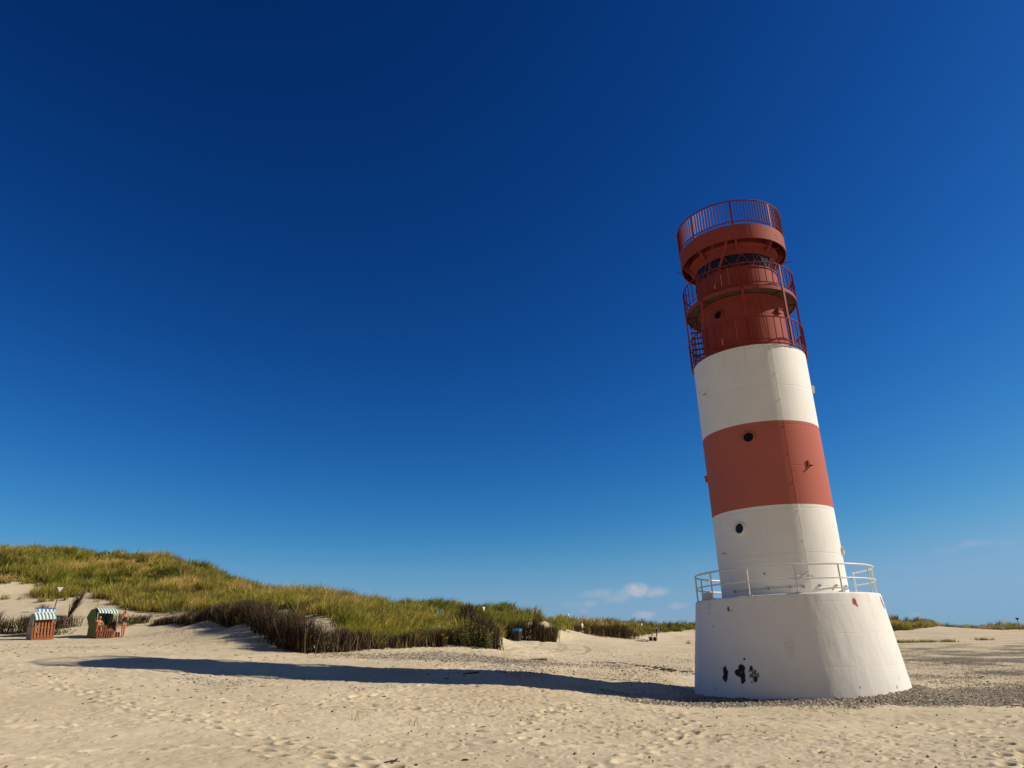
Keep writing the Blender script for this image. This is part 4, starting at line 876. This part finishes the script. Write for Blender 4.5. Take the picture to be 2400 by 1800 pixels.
def grille_parts(par, W, Hh, n, base, tilt, mat=None):
    Rm = Matrix.Rotation(tilt, 3, 'X')
    def P(x, y, z): return Vector(base) + Rm @ Vector((x, y, z))
    for z in (.10, Hh * .55, Hh - .08): obj('rail', MB().box(P(0, .035, z), (W, .03, .06), Rm), M_wood, par)
    for i in range(n):
        x = -W / 2 + W * (i + .5) / n; mb = MB(); mb.box(P(x, 0, Hh / 2), (W / n * .6, .025, Hh), Rm); obj('slat', mb, mat or M_slat, par, bevel=.004)
wc = beach_chair('closed beach chair with grey wicker sides, wooden slats and teal striped awning', (-30.25, 47.3, gz(-30.25, 47.3) - .06), R(50), M_wick_grey, M_awn_teal, 1.42)
wc.scale = (.87, 1.05, 1.0); wc.rotation_euler[1] = R(-3.5)
gp = bpy.data.objects.new('slat_grille', None); link(gp, wc); grille_parts(gp, 1.25, 1.08, 6, (0, -.515, .17), R(-3))
BLX, BLY = -32.0, 50.0
beach_chair('blue hooded beach chair mostly hidden behind the grey wicker one', (BLX, BLY, gz(BLX, BLY) - .05), R(44), M_wick_blue, M_awn_teal, 1.12).scale = (1, .8, 1.05)
GX, GY = -27.45, 49.2; GZ = gz(GX, GY) - .05
beach_chair('open green beach chair with tilted hood and green striped lining', (GX, GY, GZ), R(61), M_wick_green, M_awn_green, 1.36, .44, False).scale = (1.0, 1.0, 1.09)
gm = Matrix.Rotation(R(61), 4, 'Z')
def gc(x, y, z=0): v = gm @ Vector((x, y, 0)); return (GX + v.x, GY + v.y, (gz(GX + v.x, GY + v.y) - .02) + z)
sg = thing('slat_grille', 'wooden slat grille leaning in front of the open green beach chair', 'slat grille', gc(-.42, -1.02), R(25)); grille_parts(sg, .95, 1.0, 7, (0, 0, 0), R(-32), M_slat_dark)
ft = thing('footrest', 'pulled out red brown wooden footrest of the green beach chair', 'footrest', gc(.30, -.92), R(61)); obj('drawer', MB().box((0, 0, .14), (.52, .5, .28)), M_wood, ft, bevel=.01); obj('cushion', MB().box((0, 0, .31), (.48, .46, .06)), M_lining, ft, bevel=.02)
tw_ = obj('folded_towel', MB().box((0, 0, .03), (.28, .2, .06)), simple('white_towelling', (.75, .74, .70), .9), None, bevel=.02); tw_.location = (gc(.22, -.85)[0], gc(.22, -.85)[1], gc(.3, -.92)[2] + .345); tag(tw_, 'small folded white towel on the footrest of the green chair', 'towel')
# ---------------------------------------------------------------- people
M_skin = simple('tanned_skin', (.46, .185, .095), .55, .12, 14, .3); M_skin_l = simple('lighter_skin', (.52, .27, .17), .55, .12, 14, .3)
def skinned(edges_pts, name='tmp', sub=2):
    """edges_pts: list of chains, each a list of (point, radius); chains that start at an already used point branch from it"""
    V, E, RD, idx = [], [], [], {}
    for ch in edges_pts:
        prev = None
        for p, r in ch:
            key = tuple(round(c, 4) for c in p)
            if key not in idx: idx[key] = len(V); V.append(p); RD.append(r)
            i = idx[key]
            if prev is not None and prev != i: E.append((prev, i))
            prev = i
    me = bpy.data.meshes.new(name); me.from_pydata(V, E, []); o = bpy.data.objects.new(name, me); COL.objects.link(o)
    m = o.modifiers.new('s', 'SKIN'); m.branch_smoothing = .3; s = o.modifiers.new('u', 'SUBSURF'); s.levels = s.render_levels = sub
    lay = me.skin_vertices[0].data if len(me.skin_vertices) else None
    if lay is None: bpy.context.view_layer.update(); lay = me.skin_vertices[0].data
    for i, r in enumerate(RD): lay[i].radius = r if isinstance(r, tuple) else (r, r); lay[i].use_root = (i == 0)
    dg = bpy.context.evaluated_depsgraph_get(); dg.update(); out = bpy.data.meshes.new_from_object(o.evaluated_get(dg))
    bpy.data.objects.remove(o); bpy.data.meshes.remove(me); return out
def merge(meshes):
    bm = bmesh.new()
    for m in meshes: bm.from_mesh(m)
    out = bpy.data.meshes.new('body'); bm.to_mesh(out); bm.free()
    for m in meshes: bpy.data.meshes.remove(m)
    return out
def hand_chains(w, d, side, curl=.5):
    """palm and five separate fingers from wrist w along direction d"""
    w, d = Vector(w), Vector(d).normalized(); s = Vector(side); s = (s - d * s.dot(d)).normalized(); nrm = d.cross(s)
    out = []
    for k, (o_, l_) in enumerate(((-.030, .068), (-.010, .078), (.011, .072), (.030, .058))):
        a = w + d * .085 + s * o_; b = a + (d + nrm * .25 * curl).normalized() * l_ * .5; c = b + (d + nrm * 1.0 * curl).normalized() * l_ * .5
        out.append([(tuple(w + d * .03 + s * o_ * .8), .014), (tuple(a), .0105), (tuple(b), .009), (tuple(c), .0075)])
    a = w + d * .03 - s * .03; b = a + (d * .6 - s * .8).normalized() * .04; out.append([(tuple(w + d * .015 - s * .01), .015), (tuple(a), .013), (tuple(b), .010), (tuple(b + d * .03), .008)])
    return out
def person(label, loc, rz, J, skin, clothes, hair, scale=1.0, hold=None):
    """J: joint positions (front is -y). clothes: list of (name, chains, material)"""
    t = thing('person', label, 'person', loc, rz); t.scale = (scale,) * 3; f = lambda k: tuple(J[k])
    v = lambda a, b, q: tuple(Vector(J[a]).lerp(Vector(J[b]), q))
    hd = Vector(J['head']); up = (hd - Vector(J['neck'])).normalized(); fwd = Vector(J.get('face', (0, -1, 0))).normalized(); fwd = (fwd - up * fwd.dot(up)).normalized()
    top = tuple(hd + up * .085); jaw = tuple(hd - up * .075 + fwd * .02)
    torso = [(f('pelvis'), (.150, .105)), (f('waist'), (.125, .092)), (f('chest'), (.150, .105)), (v('chest', 'neck', .62), (.125, .085)), (f('neck'), .052), (jaw, .066), (tuple(hd), .094), (top, .062)]
    ch = [torso]
    for s in 'lr':
        ch.append([(f('chest'), (.150, .105)), (f('sh' + s), .058), (v('sh' + s, 'el' + s, .5), .047), (f('el' + s), .039), (v('el' + s, 'wr' + s, .35), .038), (f('wr' + s), .026)])
        ch.append([(f('pelvis'), (.150, .105)), (f('hip' + s), .092), (v('hip' + s, 'kn' + s, .45), .078), (f('kn' + s), .054), (v('kn' + s, 'an' + s, .3), .055), (f('an' + s), .035), (f('to' + s), .030)])
    parts = [skinned(ch)]
    for s, sd in (('l', 1), ('r', -1)):
        w, e = Vector(J['wr' + s]), Vector(J['el' + s]); d = w - e; side = Vector((0, -1, 0)) if abs(d.normalized().z) > .7 else Vector((0, 0, -1))
        fing = hand_chains(w - d.normalized() * .01, d, side * -1, .6); parts.append(skinned([[(tuple(w), .024), (tuple(w + d.normalized() * .05), (.036, .018)), (tuple(w + d.normalized() * .088), (.034, .014))]], sub=1))
        for c in fing: parts.append(skinned([c], sub=1))
    nose = hd + fwd * .098 - up * .012; ear = up.cross(fwd)
    parts.append(skinned([[(tuple(nose + up * .03 - fwd * .012), .010), (tuple(nose + fwd * .008), .013)]], sub=1))
    for s in (-1, 1): parts.append(skinned([[(tuple(hd + ear * s * .092 + up * .02), .010), (tuple(hd + ear * s * .096 - up * .025), .014)]], sub=1))
    me = merge(parts); me.materials.append(skin); me.shade_smooth(); b = link(bpy.data.objects.new('body', me), t)
    eye = MB()
    for s in (-1, 1): eye.tube([hd + fwd * .082 + ear * s * .034 + up * .008, hd + fwd * .092 + ear * s * .034 + up * .008], .010, 6)
    eye.tube([hd + fwd * .086 + ear * .022 - up * .048, hd + fwd * .089 - up * .050, hd + fwd * .086 - ear * .022 - up * .048], .005, 4); obj('face', eye, M_hairdark, t)
    for nm, chains, mat in clothes:
        me = skinned(chains); me.materials.append(mat); me.shade_smooth(); link(bpy.data.objects.new(nm, me), t)
    if hair:
        nm, mat, ln = hair; c = [(tuple(hd + fwd * .035 + up * .055), .066), (tuple(hd - fwd * .012 + up * .045), .097), (tuple(hd - fwd * .045 - up * .01), .080), (tuple(hd - fwd * .05 - up * (.03 + ln)), .045)]
        me = skinned([c]); me.materials.append(mat); me.shade_smooth(); link(bpy.data.objects.new(nm, me), t)
    return t
M_hairdark = simple('dark_brown_hair', (.04, .025, .015), .6); M_blond = simple('blond_hair', (.42, .27, .11), .6); M_sandy = simple('sandy_grey_hair', (.30, .20, .12), .6)
M_navy = simple('navy_swim_fabric', (.008, .010, .035), .6); M_redcloth = simple('red_swim_fabric', (.45, .06, .03), .7); M_white_shirt = simple('white_blue_shirt', (.62, .66, .74), .8, .15); M_navyshort = simple('navy_shorts', (.012, .016, .045), .8)
M_pink = simple('pink_shorts', (.55, .16, .17), .8); M_darkshirt = simple('dark_shirt', (.014, .017, .026), .8); M_khaki = simple('beige_shorts', (.42, .33, .20), .8); M_bluepack = simple('blue_pack_cloth', (.02, .16, .42), .6)
STAND = dict(pelvis=(0, 0, .93), waist=(0, .0, 1.08), chest=(0, .01, 1.27), neck=(0, .01, 1.46), head=(0, -.015, 1.585), face=(0, -1, -.1), shl=(.165, .01, 1.375), shr=(-.165, .01, 1.375), ell=(.225, .03, 1.10), elr=(-.225, .03, 1.10), wrl=(.23, -.06, .87), wrr=(-.23, -.06, .87),
             hipl=(.09, 0, .87), hipr=(-.09, 0, .87), knl=(.10, -.015, .48), knr=(-.10, -.015, .48), anl=(.10, .03, .085), anr=(-.10, .03, .085), tol=(.12, -.12, .03), tor=(-.12, -.12, .03))
def cl_shorts(J, r=.088, q=.55):
    v = lambda a, b, k: tuple(Vector(J[a]).lerp(Vector(J[b]), k)); p = tuple(J['pelvis'])
    return [[(v('pelvis', 'waist', .45), (.148, .112)), (p, (.163, .118)), (tuple(J['hipl']), .104), (v('hipl', 'knl', q), r)], [(p, (.163, .118)), (tuple(J['hipr']), .104), (v('hipr', 'knr', q), r)]]
def cl_shirt(J, q=.5):
    v = lambda a, b, k: tuple(Vector(J[a]).lerp(Vector(J[b]), k)); c = tuple(J['chest'])
    return [[(tuple(J['pelvis']), (.162, .116)), (tuple(J['waist']), (.145, .108)), (c, (.163, .118)), (v('chest', 'neck', .6), (.135, .096)), (v('chest', 'neck', .85), .068)], [(c, (.163, .118)), (tuple(J['shl']), .070), (v('shl', 'ell', q), .060)], [(c, (.163, .118)), (tuple(J['shr']), .070), (v('shr', 'elr', q), .060)]]
# woman in a navy swimsuit, seen from behind, forearms raised in front
J = dict(STAND); J.update(ell=(.215, -.02, 1.11), elr=(-.215, -.02, 1.11), wrl=(.12, -.24, 1.17), wrr=(-.10, -.25, 1.18), head=(0, -.035, 1.58), face=(.1, -1, -.45), knl=(.085, -.01, .48), knr=(-.085, -.01, .48), anl=(.07, .035, .085), anr=(-.08, .0, .085), tol=(.09, -.11, .03), tor=(-.1, -.14, .03))
v_ = lambda a, b, k: tuple(Vector(J[a]).lerp(Vector(J[b]), k))
suit = [[(tuple(Vector(J['chest']) + Vector((0, -.02, .03))), (.146, .100)), (v_('waist', 'chest', .6), (.142, .110)), (tuple(J['waist']), (.138, .104)), (tuple(J['pelvis']), (.166, .122)), (tuple(Vector(J['pelvis']) - Vector((0, 0, .06))), (.155, .11))]]
person('person in a navy swimsuit standing with raised forearms beside the green chair', (-25.9, 48.95, gz(-25.9, 48.95) - .01), R(-108), J, M_skin, [('swimsuit', suit, M_navy), ('strap', [[(tuple(Vector(J['chest']) + Vector((.07, .07, 0))), .02), (tuple(Vector(J['shl']) + Vector((-.07, .02, .045))), .016)], ], M_navy), ('strap', [[(tuple(Vector(J['chest']) + Vector((-.07, .07, 0))), .02), (tuple(Vector(J['shr']) + Vector((.07, .02, .045))), .016)]], M_navy)], ('hair', M_sandy, .05), 1.0)
# seated man in the green chair
J = dict(pelvis=(0, .02, .10), waist=(0, .05, .26), chest=(0, .05, .46), neck=(0, .02, .65), head=(0, -.02, .77), face=(.35, -1, -.15), shl=(.175, .04, .565), shr=(-.175, .04, .565), ell=(.26, -.05, .32), elr=(-.25, -.06, .33), wrl=(.17, -.28, .25), wrr=(-.10, -.29, .26),
         hipl=(.09, -.02, .09), hipr=(-.09, -.02, .09), knl=(.20, -.46, .13), knr=(-.12, -.46, .13), anl=(.30, -.60, -.36), anr=(-.08, -.52, -.36), tol=(.33, -.74, -.42), tor=(-.09, -.66, -.42))
lx_, ly_, lz_ = gc(-.33, -.12); person('bare chested person in red shorts sitting in the green beach chair', (lx_, ly_, GZ + .50), R(61), J, M_skin, [('shorts', cl_shorts(J, .09, .5), M_redcloth)], ('hair', M_sandy, -.02), .98)
# far group by the second fence
J = dict(STAND); J.update(ell=(.20, -.06, 1.12), elr=(-.20, -.06, 1.12), wrl=(.07, -.20, 1.08), wrr=(-.06, -.21, 1.06))
person('blond person in a white shirt and navy shorts standing before the far fence', (7.42, 88, gz(7.42, 88)), R(62), J, M_skin_l, [('shirt', cl_shirt(J), M_white_shirt), ('shorts', cl_shorts(J), M_navyshort)], ('hair', M_blond, .02), 1.06)
BEND = dict(pelvis=(0, .12, .88), waist=(0, .0, .98), chest=(0, -.20, 1.00), neck=(0, -.37, .94), head=(0, -.47, .87), face=(0, -.4, -1), shl=(.165, -.28, .95), shr=(-.165, -.28, .95), ell=(.20, -.33, .66), elr=(-.20, -.33, .66), wrl=(.15, -.38, .42), wrr=(-.15, -.38, .42),
            hipl=(.09, .10, .84), hipr=(-.09, .10, .84), knl=(.11, .02, .47), knr=(-.11, .02, .47), anl=(.11, .08, .085), anr=(-.11, .08, .085), tol=(.13, -.07, .03), tor=(-.13, -.07, .03))
J = dict(BEND); J.update(waist=(0, 0, .82), pelvis=(0, .12, .70), chest=(0, -.20, .86), neck=(0, -.37, .82), head=(0, -.46, .74), hipl=(.09, .10, .66), hipr=(-.09, .10, .66), knl=(.15, -.10, .40), knr=(-.15, -.10, .40), shl=(.165, -.28, .82), shr=(-.165, -.28, .82), ell=(.22, -.34, .54), elr=(-.22, -.34, .54), wrl=(.15, -.40, .30), wrr=(-.15, -.40, .30))
person('bare backed tanned person bending down before the far fence', (6.35, 88, gz(6.35, 88) - .02), R(-112), J, M_skin, [('shorts', cl_shorts(J, .088, .35), M_redcloth)], ('hair', M_hairdark, -.02), 1.0)
J = dict(BEND)
person('person in pink shorts and dark top bending over a black bag', (16.95, 96.5, gz(16.95, 96.5)), R(-100), J, M_skin_l, [('shirt', cl_shirt(J), M_darkshirt), ('shorts', cl_shorts(J, .085, .6), M_pink)], ('hair', M_hairdark, -.02), 1.0)
J = dict(STAND); J.update(elr=(-.27, .05, 1.13), wrr=(-.25, -.10, .98), knl=(.10, -.08, .48), anl=(.10, -.08, .085), tol=(.12, -.23, .03))
person('person in dark shirt and beige shorts with a blue backpack', (17.72, 97, gz(17.72, 97)), R(-80), J, M_skin_l, [('shirt', cl_shirt(J), M_darkshirt), ('shorts', cl_shorts(J, .085, .6), M_khaki)], ('hair', M_hairdark, -.02), 1.06)
def bag(name, label, cat, loc, d, mat, group=None, strap=True):
    t = thing(name, label, cat, loc, rnd.uniform(-.4, .4), group); mb = MB(); n, m = 12, 7
    for j in range(m):
        q = j / (m - 1); k = math.sqrt(max(0, 1 - (abs(2 * q - 1)) ** 2.6)) * .95 + .05
        for i in range(n):
            a = 2 * math.pi * i / n; c, s = math.cos(a), math.sin(a); e = (abs(c) ** 3 + abs(s) ** 3) ** (-1 / 3)
            mb.v.append((c * e * d[0] / 2 * k, s * e * d[1] / 2 * k, q * d[2]))
    mb.f += [(j * n + i, j * n + (i + 1) % n, (j + 1) * n + (i + 1) % n, (j + 1) * n + i) for j in range(m - 1) for i in range(n)] + [tuple(range(n - 1, -1, -1)), tuple((m - 1) * n + i for i in range(n))]
    obj('bag_body', mb, mat, t, smooth=True)
    if strap: obj('bag_strap', MB().tube([(-d[0] * .3, 0, d[2] * .93), (-d[0] * .18, 0, d[2] * 1.22), (d[0] * .18, 0, d[2] * 1.22), (d[0] * .3, 0, d[2] * .93)], .014, 5), mat, t)
    return t
M_black = simple('black_bag_cloth', (.010, .010, .011), .7); M_whitebag = simple('white_bag_cloth', (.70, .66, .58), .8)
bag('beach_bag', 'round black bag left of the legs of the person in pink shorts', 'bag', (16.75, 96.2, gz(16.75, 96.2)), (.42, .34, .52), M_black, 'black bags on the far sand')
bag('beach_bag', 'round black bag right of the person in pink shorts', 'bag', (17.28, 96.3, gz(17.28, 96.3)), (.42, .34, .55), M_black, 'black bags on the far sand')
bag('beach_bag', 'white beach bag on the sand beside the blond person', 'bag', (7.08, 87.7, gz(7.08, 87.7)), (.34, .26, .52), M_whitebag)
bp = bag('backpack', 'blue backpack on the back of the person in a dark shirt', 'backpack', (17.94, 97.05, gz(17.72, 97) + 1.08), (.24, .30, .44), M_bluepack)
def towel(x, y, w, l, rz, col, label):
    t = MB(); n = 6
    for j in range(n + 1):
        for i in range(n + 1):
            a, b = (i / n - .5) * w, (j / n - .5) * l; X, Y = a * math.cos(rz) - b * math.sin(rz), a * math.sin(rz) + b * math.cos(rz)
            t.v.append((X, Y, gz(x + X, y + Y) - gz(x, y) + .05 + .02 * math.sin(i * 2.3 + j)))
    t.f = [(j * (n + 1) + i, j * (n + 1) + i + 1, (j + 1) * (n + 1) + i + 1, (j + 1) * (n + 1) + i) for j in range(n) for i in range(n)]
    o = obj('beach_towel', t, simple(label.split()[0] + '_towel', col, .9), None, smooth=True); o.location = (x, y, gz(x, y)); tag(o, label, 'towel', 'towels spread on the far sand')
towel(8.25, 87.2, 1.5, .8, .1, (.62, .30, .06), 'orange towel spread on the sand beside the blond person')
towel(9.5, 87.3, .9, .8, -.1, (.20, .25, .50), 'blue towel spread on the sand right of the orange one'); towel(6.95, 87.0, .6, .5, .2, (.60, .28, .08), 'small orange towel under the white beach bag')
# ---------------------------------------------------------------- signs, bin, shelter
M_post = simple('rusty_sign_post', (.085, .04, .025), .7, .4, 20); M_sign = simple('white_sign_face', (.62, .62, .60), .4, .06); M_border = simple('dark_green_sign_border', (.03, .05, .035), .5)
def sign(x, y, ztop, yaw, label, w=.52, h=.46, lean=(0, 0)):
    z0 = gz(x, y); t = thing('reserve_sign', label, 'sign', (x, y, z0), yaw, 'triangular signs on posts in the dunes'); H = ztop - z0
    obj('post', MB().tube([(-lean[0], -lean[1], -.2), (0, 0, H - .02)], .032, 8), M_post, t)
    tri = lambda k, yy: [(-w / 2 * k, yy, H - h * .33 + h * .33 * k), (w / 2 * k, yy, H - h * .33 + h * .33 * k), (0, yy, H - h * .33 - h * .67 * k)]
    p = obj('sign_panel', MB().prism(tri(1, -.035), (0, -.012, 0)), M_border, t); obj('sign_face', MB().prism(tri(.80, -.0475), (0, -.004, 0)), M_sign, p)
    return t
sign(-34.67, 55.5, 5.37, R(38), 'white triangular sign on a rusty leaning post behind the white beach chair', .54, .46, (.16, 0))
sign(-2.90, 61.8, 3.42, R(60), 'white triangular sign on a post above the fence near the blue shelter', .50, .46)
sign(6.0, 89.9, 3.9, R(58), 'white triangular sign on a post behind the bending tanned person', .50, .42)
sign(17.0, 104.0, 2.95, R(55), 'white triangular sign low in the grass left of the people with bags', .50, .48)
sign(74.85, 113.0, 2.48, R(115), 'distant sign against the sky on the right hand dune', .62, .42)
t = thing('litter_bin', 'dark bin with a blue lid in front of the second fence', 'bin', (-.14, 59.55, gz(-.14, 59.55)), R(-20))
mb = MB(); mb.v = [(-.22, -.25, 0), (.22, -.25, 0), (.22, .25, 0), (-.22, .25, 0), (-.28, -.32, .70), (.28, -.32, .70), (.28, .32, .70), (-.28, .32, .70)]; mb.f = [(0, 1, 5, 4), (1, 2, 6, 5), (2, 3, 7, 6), (3, 0, 4, 7), (3, 2, 1, 0), (4, 5, 6, 7)]
obj('bin_body', mb, simple('dark_bin_plastic', (.035, .033, .03), .5), t, bevel=.02)
mb = MB(); mb.v = [(-.31, -.36, .66), (.31, -.36, .66), (.31, .34, .70), (-.31, .34, .70), (-.30, -.33, .80), (.30, -.33, .80), (.28, .30, .95), (-.28, .30, .95)]; mb.f = [(0, 1, 5, 4), (1, 2, 6, 5), (2, 3, 7, 6), (3, 0, 4, 7), (3, 2, 1, 0), (4, 5, 6, 7)]
ld = obj('bin_lid', mb, simple('blue_bin_plastic', (.02, .15, .30), .5), t, bevel=.03); obj('lid_handle', MB().tube([(-.1, -.36, .76), (-.1, -.40, .77), (.1, -.40, .77), (.1, -.36, .76)], .012, 5), M_dark, ld)
t = thing('beach_shelter', 'small blue and green shelter top poking out of the dune grass', 'beach shelter', (-5.05, 47.3, gz(-5.05, 47.3) + .30), .5)
ap = (.05, .05, .62); cs = [(-.46, -.36, .22), (.40, -.46, .20), (.50, .32, .22), (-.36, .42, .22)]
for i, (nm, c) in enumerate((('blue', (.015, .07, .20)), ('green', (.02, .14, .08)), ('blue', (.015, .07, .20)), ('green', (.02, .14, .08)))):
    a, b = cs[i], cs[(i + 1) % 4]; obj('shelter_panel', MB().add([a, b, (b[0], b[1], b[2] - .6), (a[0], a[1], a[2] - .6), ap], [(0, 1, 4), (0, 3, 2, 1)]), simple(nm + '_shelter_cloth', c, .7), t)
